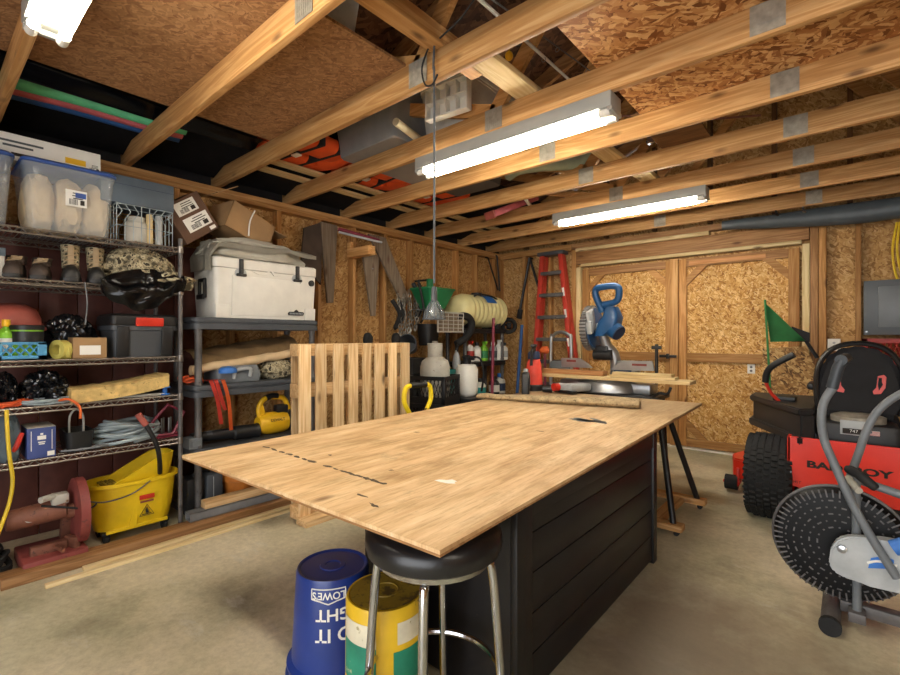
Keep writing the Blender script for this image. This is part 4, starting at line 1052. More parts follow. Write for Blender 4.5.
# cardboard boxes on the canvas
t = T('cardboard_box', 'dark brown cardboard box tilted on its corner with two white labels', 'box', (-3.74, 1.44, 2.0), (.62, 0, .12))
A('carton', MB().box((0, 0, .19), (.2, .29, .29), None, .004), 'dark_cardboard', t)
barlabel(t, (.1012, .0, .27), .17, .09, lab='white shipping label'); barlabel(t, (.1012, .02, .15), .2, .1, lab='white shipping label')
A('label', MB().box((.1012, .1, .07), (.001, .05, .025)), 'white_paper', t)
t = T('cardboard_box', 'open brown cardboard box with raised flaps on the grey canvas', 'box', (-3.78, 1.73, 2.07), (-.35, 0, .15))
A('carton', MB().b2(-.15, .15, -.2, .2, 0, .008).b2(.142, .15, -.2, .2, 0, .22).b2(-.15, -.142, -.2, .2, 0, .22).b2(-.15, .15, -.2, -.192, 0, .22).b2(-.15, .15, .192, .2, 0, .22), 'cardboard', t)
for c, r_, d in (((.0, -.27, .27), (.85, 0, 0), (.29, .19, .006)), ((0, .26, .2), (.1, 0, 0), (.29, .16, .006)), ((-.2, 0, .27), (0, .6, 0), (.15, .38, .006))): A('flap', MB().box(c, d, r_), 'cardboard', t)
A('tape_strip', MB().tube(spline([(.155, -.02, .24), (.158, -.03, .13), (.156, .0, .02)], 5), .006, 6), 'white_paper', t, 'torn white tape')
# --- things on the grey shelves
zg2, zg3, zg1 = .942, .492, .047
def quilt(s, q):
    y = 1.36+.84*s; x = -3.88+.3*q
    return Vector((x, y, zg2+.13+.12*s+.1*(1-q)+.04*math.sin(q*PI)+.025*noise.noise(Vector((s*7, q*3, 3)))-.02*(q > .95)))
S('burlap_pad', MB().grid(quilt, 50, 16, .055), 'burlap', 'long tan padded mat sloping across the second grey shelf', 'mat')
def quilt2(s, q):
    a = 2*PI*q; y = 1.31+.92*s; return Vector((-3.575+.035*math.cos(a), y, zg2+.1+.12*s+.035*math.sin(a)+.012*noise.noise(Vector((s*9, q*3, 7)))))
S('rolled_mat', MB().rings([[quilt2(i/30, j/12) for j in range(12)] for i in range(31)]), 'tan_edge', 'pale rolled edge along the front of the tan mat', 'mat')
y0, y1, _ = fx(218, 262, 362, -3.52)
t = T('grey_case', 'grey plastic case with a clear front handle on the second grey shelf', 'case', (-3.66, (y0+y1)/2, zg2))
A('case_body', MB().rings([rr(.13, (y1-y0)/2, 0), rr(.14, (y1-y0)/2, .06), rr(.12, (y1-y0)/2*.9, .125)]), 'mid_grey_plastic', t); A('handle', MB().tube(spline([(.14, -.05, .03), (.165, -.045, .09), (.165, .06, .1), (.14, .07, .04)], 5), .014, 8), 'light_grey', t)
y0, y1, _ = fx(263, 300, 360, -3.55)
S('camouflage_bag', MB().blob((0, 0, .07), (.15, (y1-y0)/2, .1), .15, 2.5, 9, 4, -.07), 'camo_pale', 'camouflage bag behind the end of the pallet on the second grey shelf', 'bag', (-3.68, (y0+y1)/2, zg2))
p = onx(228, 368, -3.5); S('blue_hat', MB().lathe([(.05, 0), (.052, .02), (.04, .04), (.001, .05)], n=18, sy=1.3), 'cap_blue', 'small blue cap tucked under the tan mat', 'cap', (-3.5, p.y, zg2+.075))
def strap(name, label, pts, w, mat):
    def fn(s, q):
        P = pts; f = s*(len(P)-1); i = min(int(f), len(P)-2); g = f-i; c = P[i]*(1-g)+P[i+1]*g; return c+Vector((0, (q-.5)*w, 0))
    return S(name, MB().grid(fn, len(pts)-1, 2, .004), mat, label, 'strap')
for u0, u1, v1, x, m, lab in ((212, 221, 424, -3.455, 'pink_strap', 'red ratchet strap hanging from the second grey shelf, leftmost'), (217, 225, 410, -3.45, 'pink_strap', 'shorter red strap hanging between the other two straps'), (224, 231, 430, -3.445, 'orange_strap', 'orange strap hanging lowest from the second grey shelf')):
    a, b_ = onx(u0, 372, x), onx(u1, v1, x)
    strap('ratchet_strap', lab, spline([Vector((x-.1, a.y-.03, zg2+.03)), Vector((x-.03, a.y-.01, zg2+.03)), Vector((x-.006, a.y, zg2+.015)), Vector((x+.005, (a.y*.4+b_.y*.6), zg2-.12)), Vector((x+.004, b_.y, b_.z))], 6), .028, m)
y = onx(196, 375, -3.5).y; coil('orange_rope', 'red-orange rope coiled at the left end of the second grey shelf', (-3.6, y+.0, zg2), .07, .008, 3, 'orange_cord', 4, 'rope')
# leaf blower
p0, p1 = onx(197, 441, -3.5), onx(262, 423, -3.5)
t = T('leaf_blower', 'yellow and black cordless leaf blower lying on the third grey shelf', 'leaf blower', (-3.6, 1.82, zg3))
zc = .085
A('blower_tube', MB().lathe([(.032, 0), (.034, .02), (.042, .3), (.052, .31), (.055, .48), (.06, .5)], (0, -.5, zc-.02), 20, (-PI/2-.04, 0, 0)), 'black_plastic', t, 'black tapering tube')
A('nozzle_print', MB().lathe([(.0355, .1), (.037, .14)], (0, -.5, zc-.018), 20, (-PI/2-.04, 0, 0), caps=False), 'grey_plastic', t)
A('motor_body', MB().lathe([(.06, 0), (.075, .03), (.088, .08), (.088, .2), (.075, .25), (.001, .255)], (0, .0, zc+.005), 24, (-PI/2, 0, 0)), 'tool_yellow', t, 'yellow motor housing')
A('rear_grille', MB().lathe([(.078, .24), (.082, .26), (.08, .34), (.05, .36), (.001, .36)], (0, 0, zc+.005), 24, (-PI/2, 0, 0)), 'black_plastic', t)
A('grip', MB().tube(spline([(0, .02, zc+.06), (0, .01, zc+.13), (0, .05, zc+.2), (0, .14, zc+.215), (0, .23, zc+.19), (0, .27, zc+.1)], 6), .021, 10), 'tool_yellow', t)
A('rubber_grip', MB().tube(spline([(0, .07, zc+.21), (0, .12, zc+.222), (0, .17, zc+.218)], 5), .025, 10), 'black_plastic', t)
A('front_strut', MB().box((0, .03, zc+.11), (.03, .05, .12), (.25, 0, 0), .008), 'tool_yellow', t)
A('battery', MB().box((0, .2, zc+.11), (.07, .1, .07), None, .01), 'black_plastic', t)
def bl_txt(x, y): 
    a = .35+(-0+y)/.09; return Vector((.0905*math.cos(a), .13+x, zc+.005+.0905*math.sin(a)))
A('lettering', MB().text('DEWALT', .03, bl_txt), 'ink', t, 'black maker lettering')
S('small_power_pack', MB().box((0, 0, .04), (.12, .09, .08), None, .008).box((.062, 0, .04), (.004, .05, .04)), 'mid_grey_plastic', 'small grey-blue gadget at the left end of the third grey shelf', 'gadget', (-3.55, onx(188, 437, -3.55).y+.03, zg3))
for k, u in enumerate((193, 216)):
    pass
y0, y1, _ = fx(186, 224, 466, -3.5)
t = T('tool_case', 'black upright tool case below the grey shelves beside the orange pot', 'case', (-3.6, (y0+y1)/2+.01, zg1))
A('shell', MB().box((0, -(y1-y0)*.25, .115), (.16, (y1-y0)*.47, .23), None, .02), 'black_plastic', t); A('shell', MB().box((0, (y1-y0)*.25, .12), (.17, (y1-y0)*.47, .24), None, .025), 'grey_plastic', t)
A('handle', MB().tube(spline([(0, -.05, .225), (0, -.045, .25), (0, .045, .25), (0, .05, .225)], 5), .009, 8), 'black_plastic', t); A('seam', MB().box((.0855, (y1-y0)*.2, .12), (.002, .004, .2)), 'light_grey', t)
y0, y1, _ = fx(231, 268, 474, -3.42); r = (y1-y0)/2*.92
t = T('flower_pot', 'orange plastic flower pot on the lowest grey shelf', 'pot', (-3.6, (y0+y1)/2, zg1))
A('pot_body', MB().lathe([(r*.72, 0), (r*.9, .145), (r*.83, .145), (r*.68, .02), (.001, .02)], n=32), 'pot_orange', t); A('rim', MB().lathe([(r*.92, .14), (r, .145), (r*1.02, .19), (r*.92, .19), (r*.9, .145)], n=32), 'pot_orange', t)
S('soil_debris', MB().blob((0, 0, 0), (r*.8, r*.8, .03), .3, 4, 2, 4), 'rust_brown', 'brown debris filling the orange pot', 'debris', (-3.6, (y0+y1)/2, zg1+.16))
# steel bar and timber on the floor in front
t = T('steel_channel', 'grey steel channel lying on the floor in front of the grey shelves', 'steel bar', (-3.34, 1.83, .0565), -.01)
A('web', MB().b2(-.045, .045, -.62, .62, 0, .006).b2(-.045, -.039, -.62, .62, 0, .055).b2(.039, .045, -.62, .62, 0, .055).b2(-.045, .045, -.62, .62, .049, .055), 'channel_grey', t)
plank('short pale timber lying on the steel channel', -3.35, 1.31, 2.35, .112, .08, .05, 'pallet_y', -.01, 'timber')
plank('second timber behind the orange pot on the floor', -3.43, 1.98, 2.6, .09, .07, .05, 'pallet_y', -.02, 'timber')
# ================================================================== PALLET
t = T('wood_pallet', 'light wooden pallet standing on edge behind the table', 'pallet', (-2.86, 1.71, 0))
PH, PW = 1.235, 1.09
A('stringer', MB().b2(-.12, -.022, .03, PW, 1.15, PH-.0, .003), 'pallet_y', t); A('stringer', MB().b2(-.12, -.022, .03, PW, .86, .955, .003), 'pallet_y', t); A('stringer', MB().b2(-.12, -.022, .03, PW, .02, .11, .003), 'pallet_y', t)
sl = [(121, 185), (215, 272), (315, 370), (400, 450), (480, 525), (548, 600), (625, 668), (695, 740)]
for a_, b_ in sl:
    ya, yb = onx(280+a_/5.63, 342, -2.84).y-1.71, onx(280+b_/5.63, 342, -2.84).y-1.71
    A('slat', MB().b2(-.021, .0, max(ya, 0), yb, .0, PH-.003*(a_ % 5), .002), 'pallet_z', t)
for k in range(3):
    y = .05+k*.472; A('back_slat', MB().b2(-.14, -.1215, y, y+.09, 0, PH-.01, .002), 'pallet_z', t)
A('toe_board', MB().b2(-.02, .1, .02, .6, 0, .045, .003), 'pallet_y', t)
# second pallet frame lower right under the table (only its foot shows)
# ================================================================== ON THE LEFT WALL
XW = XL+.092
def hang(name, label, pts, x, th, mat, rot=None, cat='board', tip=True):
    """a tapered board given by outline points on the wall plane x"""
    P = [onx(u, v, x) for u, v in pts]; c = sum(P, Vector())/len(P)
    pl2 = [((p.y-c.y), (p.z-c.z)) for p in P]
    M = Matrix(((0, 0, 1, 0), (1, 0, 0, 0), (0, 1, 0, 0), (0, 0, 0, 1)))
    return S(name, MB().prism(pl2, th, M, 0, .003), mat, label, cat, (x, c.y, c.z))
hang('tapered_board', 'weathered tapered board hanging point down beside the cooler', [(319, 222), (336, 226), (332, 303), (326, 303)], XW-.003, .03, 'weather_z')
tb = hang('tapered_board', 'dark tapered board hanging on the wall below the short bracket', [(361, 252), (378, 256), (374, 316), (370, 316)], XW-.003, .03, 'weather_z')
A('nail', MB().cyl((XL-XW+.002, 0, .18), (.036, 0, .18), .008, n=8), 'steel', tb)
hang('tapered_board', 'long weathered board slanting down from the wall plate', [(367, 234), (384, 238), (408, 299), (404, 307), (401, 304)], XW+.034, .03, 'weather_z')
hang('dark_hide', 'dark brown piece of leather behind the board beside the cooler', [(303, 228), (322, 222), (320, 285), (300, 262)], XW+.001, .02, 'leather', cat='leather')
a = onx(372, 250, -3.66)
S('shelf_bracket', MB().b2(-.36, 0, -.045, .045, -.045, .045, .003).b2(-.36, -.3, -.04, .0, .045, .12, .003), 'joist_x', 'short timber bracket sticking out from the left wall', 'bracket', (-3.66, a.y, a.z))
a, b_ = onx(338, 229, -3.9), onx(370, 242, -3.75)
S('rolled_umbrella', MB().cyl((-3.9, a.y, a.z), (-3.72, b_.y+.1, b_.z+.03), .022, .014, 12), 'maroon', 'dark red rod lying on the timber bracket', 'rod')
S('metal_rod', MB().cyl((-3.86, a.y-.02, a.z-.04), (-3.68, b_.y+.1, b_.z+.0), .012, .012, 10), 'light_grey', 'pale metal rod beside the dark red rod', 'rod')
# chains and tools hanging
def chain(label, pts, r=.013, mat='chain_steel', name='hanging_chain', cat='chain'):
    P = spline(pts, 8); mb = MB(); acc = 0; k = 0; last = P[0]
    L_ = r*2.1; d = 0
    for a, b_ in zip(P, P[1:]):
        seg = (b_-a).length
        while d < seg:
            c = a+(b_-a)*(d/seg); t_ = (b_-a).normalized(); q = t_.to_track_quat('X', 'Z').to_matrix().to_4x4()
            mb.torus(c, r, r*.27, q @ Matrix.Rotation(PI/2*(k % 2), 4, 'X'), 8, 5, sx=1.35, sy=.75); k += 1; d += L_
        d -= seg
    return S(name, mb, mat, label, cat)
for k, (u, v0, v1, lab) in enumerate(((398, 296, 352, 'rusty chain hanging on the left wall, leftmost of the four'), (403, 300, 345, 'steel chain hanging below the tip of the slanting board'), (409, 292, 338, 'looped chain hanging right of the slanting board'), (416, 290, 330, 'rightmost hanging chain, next to the green spreader'))):
    a, m_, b_ = onx(u, v0, -3.95), onx(u+2, (v0+v1)/2, -3.92), onx(u-1, v1, -3.95)
    chain(lab, [a, m_, b_, onx(u+5, (v0+v1)/2, -3.95), onx(u+6, v0, -3.95)], .024)
for k, (u, v0, v1, m, lab) in enumerate(((392, 300, 328, 'dark_rubber', 'black strap bundle hanging left of the chains'), (413, 283, 318, 'black_plastic', 'black webbing hanging behind the green spreader'))):
    a, b_ = onx(u, v0, -3.98), onx(u+3, v1, -3.96)
    S('hanging_strap', MB().tube(spline([a, (a+b_)/2+Vector((.05, .05, 0)), b_, (a+b_)/2+Vector((.03, .12, 0)), a+Vector((0, .1, 0))], 6), .025, 8), m, lab, 'strap')
for u, v, lab in ((368, 335, 'dark round-headed tool handle standing behind the pallet, left one'), (396, 335, 'grey round-headed tool standing behind the pallet, right one')):
    p = onx(u, v, -3.6)
    t = T('long_handled_tool', lab, 'tool', (-3.6, p.y, 0))
    A('shaft', MB().cyl((0, 0, 0), (0, 0, 1.22), .016, n=10), 'light_grey', t); A('head', MB().blob((0, 0, 1.26), (.04, .055, .07), .1, 2, 3, 3), 'dark_rubber', t)
# green spreader hopper
p = onx(434, 294, -3.8)
t = T('seed_spreader', 'green seed spreader hopper hanging upside down on the left wall', 'spreader', (-3.82, p.y, p.z-.16))
def sq(a, b_, z): return rr(a, b_, z, .03, 4)
A('hopper', MB().rings([sq(.1, .13, -.02), sq(.16, .23, .2), sq(.17, .24, .205), sq(.17, .24, .225), sq(.155, .22, .225), sq(.09, .12, 0)]), 'green', t)
A('bracket', MB().box((0, -.05, .28), (.05, .08, .12), None, .01), 'green', t); A('frame', MB().tube(spline([(.05, -.3, .3), (.06, -.25, .1), (.05, -.2, -.1), (-.1, -.1, -.18)], 5), .014, 8).tube([(-.25, -.05, .33), (0, -.05, .33)], .012), 'black_plastic', t)
S('black_bucket', MB().lathe([(.11, 0), (.14, .26), (.13, .26), (.1, .01), (.001, .01)], n=24), 'black_plastic', 'black pail below the green spreader', 'pail', (-3.895, p.y+.0, p.z-.62))
# hanging lamp
a = onx(432, 93, 0) if False else None
lx, ly = -1.515, 1.645
t = T('hanging_lamp', 'clear glass shade lamp hanging on a long grey cord from a joist', 'pendant lamp', (lx, ly, 2.54))
zb = -(2.54-1.37)
A('cord', MB().tube(spline([(0, .0, .14), (.0, -.006, .03), (0, 0, -.05), (0, 0, zb+.17)], 5), .0055, 8), 'cord_dark', t)
A('cord_loop', MB().tube(spline([(-.03, -.0, .16), (-.07, -.012, .06), (-.05, -.012, -.03), (.0, -.014, -.05), (.03, -.01, -.01)], 6), .0045, 8).tube(spline([(.0, -.005, .15), (.16, .0, .2), (.3, .02, .3), (.55, .1, .42)], 6), .0045, 6), 'dark_rubber', t)
A('socket', MB().lathe([(.008, .08), (.013, .07), (.015, .02), (.016, .01)], (0, 0, zb+.075), 16), 'cord_dark', t)
A('glass_shade', MB().lathe([(.014, .085), (.025, .075), (.038, .05), (.048, .02), (.053, 0), (.051, 0), (.045, .02), (.035, .05), (.023, .072), (.012, .082)], (0, 0, zb), 28), 'clear_glass', t, 'clear glass bell shade'); A('bulb', MB().lathe([(.008, .07), (.01, .05), (.02, .03), (.02, .015), (.01, .003), (.001, 0)], (0, 0, zb+.012), 18), 'white_plastic', t)
mb = MB()
for k in range(8):
    an = k*PI/4; mb.tube([(.018*math.cos(an), .018*math.sin(an), zb+.085), (.044*math.cos(an), .044*math.sin(an), zb+.04), (.055*math.cos(an), .055*math.sin(an), zb-.002)], .0014, 5)
mb.torus((0, 0, zb-.002), .055, .002, n=28); A('guard_wires', mb, 'cord_dark', t)
# ================================================================== FAR LEFT CORNER
CX0, CX1, CY0, CY1 = -4.0, -3.62, 4.5, 5.42
resin_unit('black plastic shelving unit in the far left corner under the yellow tank', CX0, CX1, CY0, CY1, [.5, .965, 1.395], .06, 'black_plastic')
t = T('sprayer_tank', 'big pale yellow ribbed sprayer tank on top of the black corner shelves', 'tank', (-3.8, 4.98, 1.396))
prof = [(.001, -.5), (.12, -.5), (.17, -.47), (.2, -.4)]
for k in range(9):
    y = -.36+.09*k; prof += [(.205, y), (.215, y+.02), (.215, y+.045), (.205, y+.065)]
prof += [(.2, .43), (.16, .49), (.001, .5)]
A('tank_shell', MB().lathe(prof, (0, 0, .235), 36, (-PI/2, 0, 0), sy=1.0), 'tank_yellow', t)
A('saddle', MB().b2(-.14, .14, -.36, -.28, 0, .08, .01).b2(-.14, .14, .28, .36, 0, .08, .01), 'black_plastic', t)
A('filler_cap', MB().lathe([(.07, .43), (.075, .44), (.072, .48), (.001, .482)], (0, -.02, 0), 20), 'black_plastic', t)
lab = A('blue_label', MB().lathe([(.2165, -.06), (.2165, .16)], (0, .04, .235), 36, (-PI/2, 0, 0), caps=False), 'cap_blue', t)
bmx = bmesh.new(); bmx.from_mesh(lab.data)
bmesh.ops.delete(bmx, geom=[f for f in bmx.faces if not (f.calc_center_median().z > .34 and f.calc_center_median().x > .04)], context='FACES'); bmx.to_mesh(lab.data); bmx.free()
A('hose', MB().tube(spline([(.1, -.2, .42), (.05, 0, .46), (.1, .25, .43), (.18, .4, .3)], 6), .012, 8), 'dark_rubber', t)
A('end_wheel', MB().torus((.12, .58, .05), .09, .03, (PI/2, 0, .8), 24, 8).cyl((.1, .56, .05), (.14, .6, .05), .05, n=14).cyl((0, .46, .1), (.12, .58, .05), .015, n=8), 'dark_rubber', t, 'small black wheel')
p = onx(463, 310, -3.55)
S('rubber_hose_loop', MB().tube(spline([(-3.6, 4.1, 1.36), (-3.55, 4.25, 1.52), (-3.52, 4.42, 1.53), (-3.52, 4.5, 1.44), (-3.55, 4.46, 1.3), (-3.6, 4.3, 1.2)], 6), .045, 10), 'dark_rubber', 'thick black hose looping in front of the left end of the yellow tank', 'hose')
a, b_ = onx(438, 312, -3.5), onx(463, 332, -3.5)
t = T('wire_grille', 'white wire mesh panel hanging below the lamp in the far corner', 'grille', (-3.5, (a.y+b_.y)/2, b_.z)); w, h_ = (b_.y-a.y)/2, a.z-b_.z
mb = MB().tube([(0, -w, 0), (0, w, 0), (0, w, h_), (0, -w, h_)], .011, 6, closed=True); A('frame', mb, 'grime_white', t)
mb = MB()
for k in range(1, 5): mb.tube([(0, -w+2*w*k/5, 0), (0, -w+2*w*k/5, h_)], .004, 5); mb.tube([(0, -w, h_*k/5), (0, w, h_*k/5)], .004, 5)
A('mesh', mb, 'grime_white', t)
A('backing', MB().b2(-.02, -.014, -w, w, 0, h_), 'weather_z', t)
A('hanger', MB().tube([(0, -w*.6, h_), (-.45, -w*.6, h_+.05), (-.52, -w*.6, h_+.05)], .006, 6).tube([(0, w*.6, h_), (-.45, w*.6, h_+.05), (-.52, w*.6, h_+.05)], .006, 6), 'grey_cord', t)
# bottles on the corner shelves
zc2, zc3 = .967, .502
bt = [(470, 'white_plastic', 'red_paint', 'crate_red', 'white spray bottle with a red label, leftmost on the corner shelf', True, .27), (477, 'white_plastic', 'black_plastic', None, 'plain white jug between the red-labelled and green bottles', False, .25), (484, 'lime', 'lime', 'green', 'bright green spray bottle on the corner shelf', True, .26), (493, 'light_grey', 'white_plastic', 'tarp_grey', 'grey labelled bottle right of the green one', False, .25), (499, 'white_plastic', 'white_plastic', None, 'tall white bottle near the right end of the corner shelf', True, .28), (504, 'white_plastic', 'tarp_grey', 'light_grey', 'white bottle at the right end of the corner shelf', False, .24)]
for u, m1, m2, lb, lab, tr, h_ in bt:
    p = onx(u, 350, -3.72); spray('chemical_bottle', lab, (-3.72, p.y, zc2), h_, .055, m1, m2, -.4, 'bottles on the corner shelf', trig=tr, lab=lb)
for u, m1, m2, lb, lab, h_ in ((480, 'white_plastic', 'black_plastic', 'teal', 'white jug with a teal label on the low corner shelf', .24), (494, 'black_plastic', 'black_plastic', 'white_paper', 'black jug on the low corner shelf', .25), (500, 'grime_white', 'cap_blue', 'navy', 'white jug with a blue label on the low corner shelf', .28)):
    p = onx(u, 390, -3.7); spray('chemical_jug', lab, (-3.7, p.y, zc3), h_, .075, m1, m2, -.4, 'jugs on the low corner shelf', lab=lb)
# poles
def pole(label, p0, p1, r, mat, cat='pole', name='pole'): return S(name, MB().cyl(p0, p1, r, n=10), mat, label, cat)
b0 = ony(490, 318, 4.35); pole('maroon pole leaning in front of the black corner shelves', (b0.x+.05, 4.3, 0), (b0.x-.0, 4.42, b0.z), .018, 'maroon')
b0 = ony(522, 325, 5.55); b1 = ony(517, 395, 5.45); d_ = (b1-b0)/(b1.z-b0.z); pole('blue pole leaning beside the red stepladder', b1-d_*b1.z*.98+Vector((0, 0, .02)), b0, .022, 'blue_foam')
for (u0, v0, u1, v1, lab) in ((488, 258, 498, 290, 'left one of the two thin black bars hanging above the yellow tank'), (497, 256, 506, 292, 'right one of the two thin black bars hanging above the yellow tank')):
    a, b_ = onx(u0, v0, -4.0), onx(u1, v1, -4.0)
    if b_.y > 5.8: b_ = Vector((-4.0, 5.8, b_.z))
    S('hanging_bar', MB().cyl(a, b_, .012, n=8).cyl(a, a+Vector((-.05, 0, .02)), .012, n=8), 'black_paint', lab, 'bar')
a, b_ = ony(530, 258, 5.8), ony(520, 312, 5.8)
t = T('folding_stand', 'black folded stand hanging on the back wall left of the ladder', 'stand', (a.x, 5.79, a.z))
A('legs', MB().cyl((0, 0, 0), (b_.x-a.x, 0, b_.z-a.z), .02, n=8).cyl((.0, 0, 0), (.14, 0, -.42), .018, n=8).cyl((0, 0, 0), (0, .08, .0), .012, n=8), 'black_paint', t); A('foot', MB().box((b_.x-a.x, 0, b_.z-a.z-.03), (.07, .04, .14), (0, .2, 0), .01), 'black_plastic', t)
# milk crates, cylinders
PX, PY = -3.32, 3.62
c1 = hexcrate('black milk crate on the floor below the propane cylinder', (PX, PY, 0), (.4, .4, .3), 'black_plastic', 'milk_crate', rot=.3, group='black milk crates')
c2 = hexcrate('black milk crate at table height in front of the propane cylinder', (PX, PY, .302), (.4, .4, .3), 'black_plastic', 'milk_crate', rot=.3, group='black milk crates')
c3 = hexcrate('topmost black milk crate in front of the propane cylinder', (PX, PY, .604), (.4, .4, .28), 'black_plastic', 'milk_crate', rot=.3, group='black milk crates')
t = T('propane_cylinder', 'grey-white propane cylinder standing in the topmost black milk crate', 'gas cylinder', (PX-.02, PY+.02, .612))
A('tank', MB().lathe([(.1, 0), (.105, .02), (.14, .04), (.158, .09), (.158, .36), (.14, .42), (.08, .465), (.001, .475)], n=32), 'grime_white', t); A('collar', MB().lathe([(.078, .45), (.08, .6), (.07, .6), (.068, .45)], n=24).torus((0, 0, .6), .075, .008), 'grime_white', t); A('valve', MB().cyl((0, 0, .46), (0, 0, .6), .022, n=12).cyl((0, 0, .55), (.07, -.03, .55), .016, n=10).lathe([(.03, .6), (.034, .61), (.03, .63), (.001, .63)], n=12), 'galv', t)
p = onx(467, 385, -3.3)
t = T('small_gas_cylinder', 'small white gas cylinder right of the black milk crate', 'gas cylinder', (-3.3, p.y, .62)); 
A('tank', MB().lathe([(.09, 0), (.12, .03), (.125, .08), (.125, .3), (.1, .35), (.001, .37)], n=28), 'white_plastic', t); A('valve', MB().lathe([(.05, .36), (.05, .42), (.06, .44), (.03, .46), (.001, .46)], n=14).box((.06, 0, .42), (.08, .03, .03), None, .006), 'black_plastic', t)
A('hose', MB().tube(spline([(.05, 0, .44), (.14, .06, .42), (.16, .1, .25), (.13, .1, .05)], 6), .012, 8), 'dark_rubber', t)
S('side_cabinet', MB().b2(-.2, .2, -.2, .2, 0, .615, .006), 'black_plastic', 'low black stand below the small white gas cylinder', 'stand', (-3.3, p.y, .002))
p = onx(418, 360, -3.45)
t = T('waste_bin', 'black bin standing between the pallet and the milk crate', 'bin', (-3.77, 3.72, 0)); A('bin_body', MB().rings([rr(.11, .1, 0), rr(.14, .13, .98), rr(.15, .14, .98), rr(.15, .14, 1.05), rr(.13, .12, 1.05), rr(.1, .09, .02)]), 'black_plastic', t)
S('grey_pot', MB().lathe([(.07, 0), (.11, .22), (.1, .22), (.06, .01), (.001, .01)], (0, 0, 0), 20, (1.3, .2, .5)), 'grey_plastic', 'grey nursery pots lying on top of the black bin', 'pot', (-3.76, 3.7, 1.16))
p = onx(462, 355, -3.55); spray('sprayer_bottle', 'grey sprayer bottle standing behind the propane cylinder', (-3.62, p.y-.02, .605), .62, .05, 'light_grey', 'black_plastic', -.5, trig=True)
S('teal_tub', MB().rings([rr(.12, .1, 0), rr(.14, .12, .3), rr(.13, .11, .3), rr(.11, .09, .02)]), 'teal', 'teal tub behind the propane cylinder', 'tub', (-3.66, p.y-.25, .605))
S('side_cabinet', MB().b2(-.19, .19, -.3, .2, 0, .6, .006), 'black_plastic', 'low black stand behind the milk crates', 'stand', (-3.7, p.y-.12, .002))
# hand truck with the yellow handle
p = onx(418, 396, -2.72)
t = T('hand_truck', 'folded hand truck with a yellow loop handle behind the table', 'hand truck', (-2.72, p.y, 0))
zt = .885
A('handle_loop', MB().tube(spline([(0, -.1, zt-.22), (0, -.155, zt-.13), (0, -.15, zt-.04), (0, -.1, zt), (0, .1, zt), (0, .15, zt-.04), (0, .155, zt-.13), (0, .1, zt-.22)], 6), .02, 10), 'handle_yellow', t); A('grip', MB().cyl((0, -.09, zt), (0, .09, zt), .026, n=12), 'black_plastic', t)
A('frame', MB().tube([(0, -.1, zt-.2), (0, -.1, .1)], .016).tube([(0, .1, zt-.2), (0, .1, .1)], .016).tube([(0, -.1, .5), (0, .1, .5)], .012).tube([(0, -.1, .25), (0, .1, .25)], .012), 'black_paint', t); A('toe_plate', MB().b2(0, .25, -.17, .17, .0, .012), 'black_paint', t)
for s in (-1, 1): A('wheel', MB().cyl((-.03, s*.17, .1), (-.03, s*.21, .1), .1, n=20), 'dark_rubber', t)
A('axle', MB().cyl((-.03, -.2, .1), (-.03, .2, .1), .012, n=8).box((-.015, 0, .1), (.05, .22, .04)), 'steel', t)
# ================================================================== BACK WALL: LADDER, PLATES
t = T('stepladder', 'tall red fibreglass stepladder leaning closed against the back wall', 'stepladder', (0, 0, 0))
L0, L1 = ony(545, 252, 5.78), ony(563, 249, 5.78); zt = 2.4
xl0, xr0 = ony(537, 395, 5.62).x-.06, ony(578, 385, 5.62).x+.05
def rail(xa, xb, ya, yb, d, nm='rail'):
    p, q = Vector((xa, ya, 0.01)), Vector((xb, yb, zt)); v = q-p; M = v.to_track_quat('Z', 'X').to_matrix().to_4x4()
    A(nm, MB().box((p+q)/2, (d, .07, v.length), Matrix.Rotation(math.atan2(xb-xa, zt), 4, 'Y') @ Matrix.Rotation(-math.atan2(yb-ya, zt), 4, 'X'), .004), 'ladder_red', t)
rail(xl0, L0.x, 5.55, 5.72, .06); rail(xr0, L1.x, 5.55, 5.72, .06); rail(xl0-.03, L0.x+.01, 5.68, 5.81, .03, 'rear_rail'); rail(xr0+.03, L1.x-.01, 5.68, 5.81, .03, 'rear_rail')
for k in range(7):
    z = .38+.3*k; f = z/zt; A('step', MB().b2(xl0+(L0.x-xl0)*f, xr0+(L1.x-xr0)*f, 5.51+.17*f, 5.6+.17*f, z-.05, z, .004), 'post_grey', t)
A('top_cap', MB().b2(L0.x-.06, L1.x+.06, 5.66, 5.82, zt-.0, zt+.05, .01), 'grey_plastic', t)
mb = MB()
for f in (.5, .66, .78): x = xr0+(L1.x-xr0)*f; mb.box((x, 5.55+.17*f-.037, zt*f), (.03, .002, .14), (0, math.atan2(L1.x-xr0, zt), 0))
A('warning_sticker', mb, 'white_paper', t, 'pale sticker on the rail')
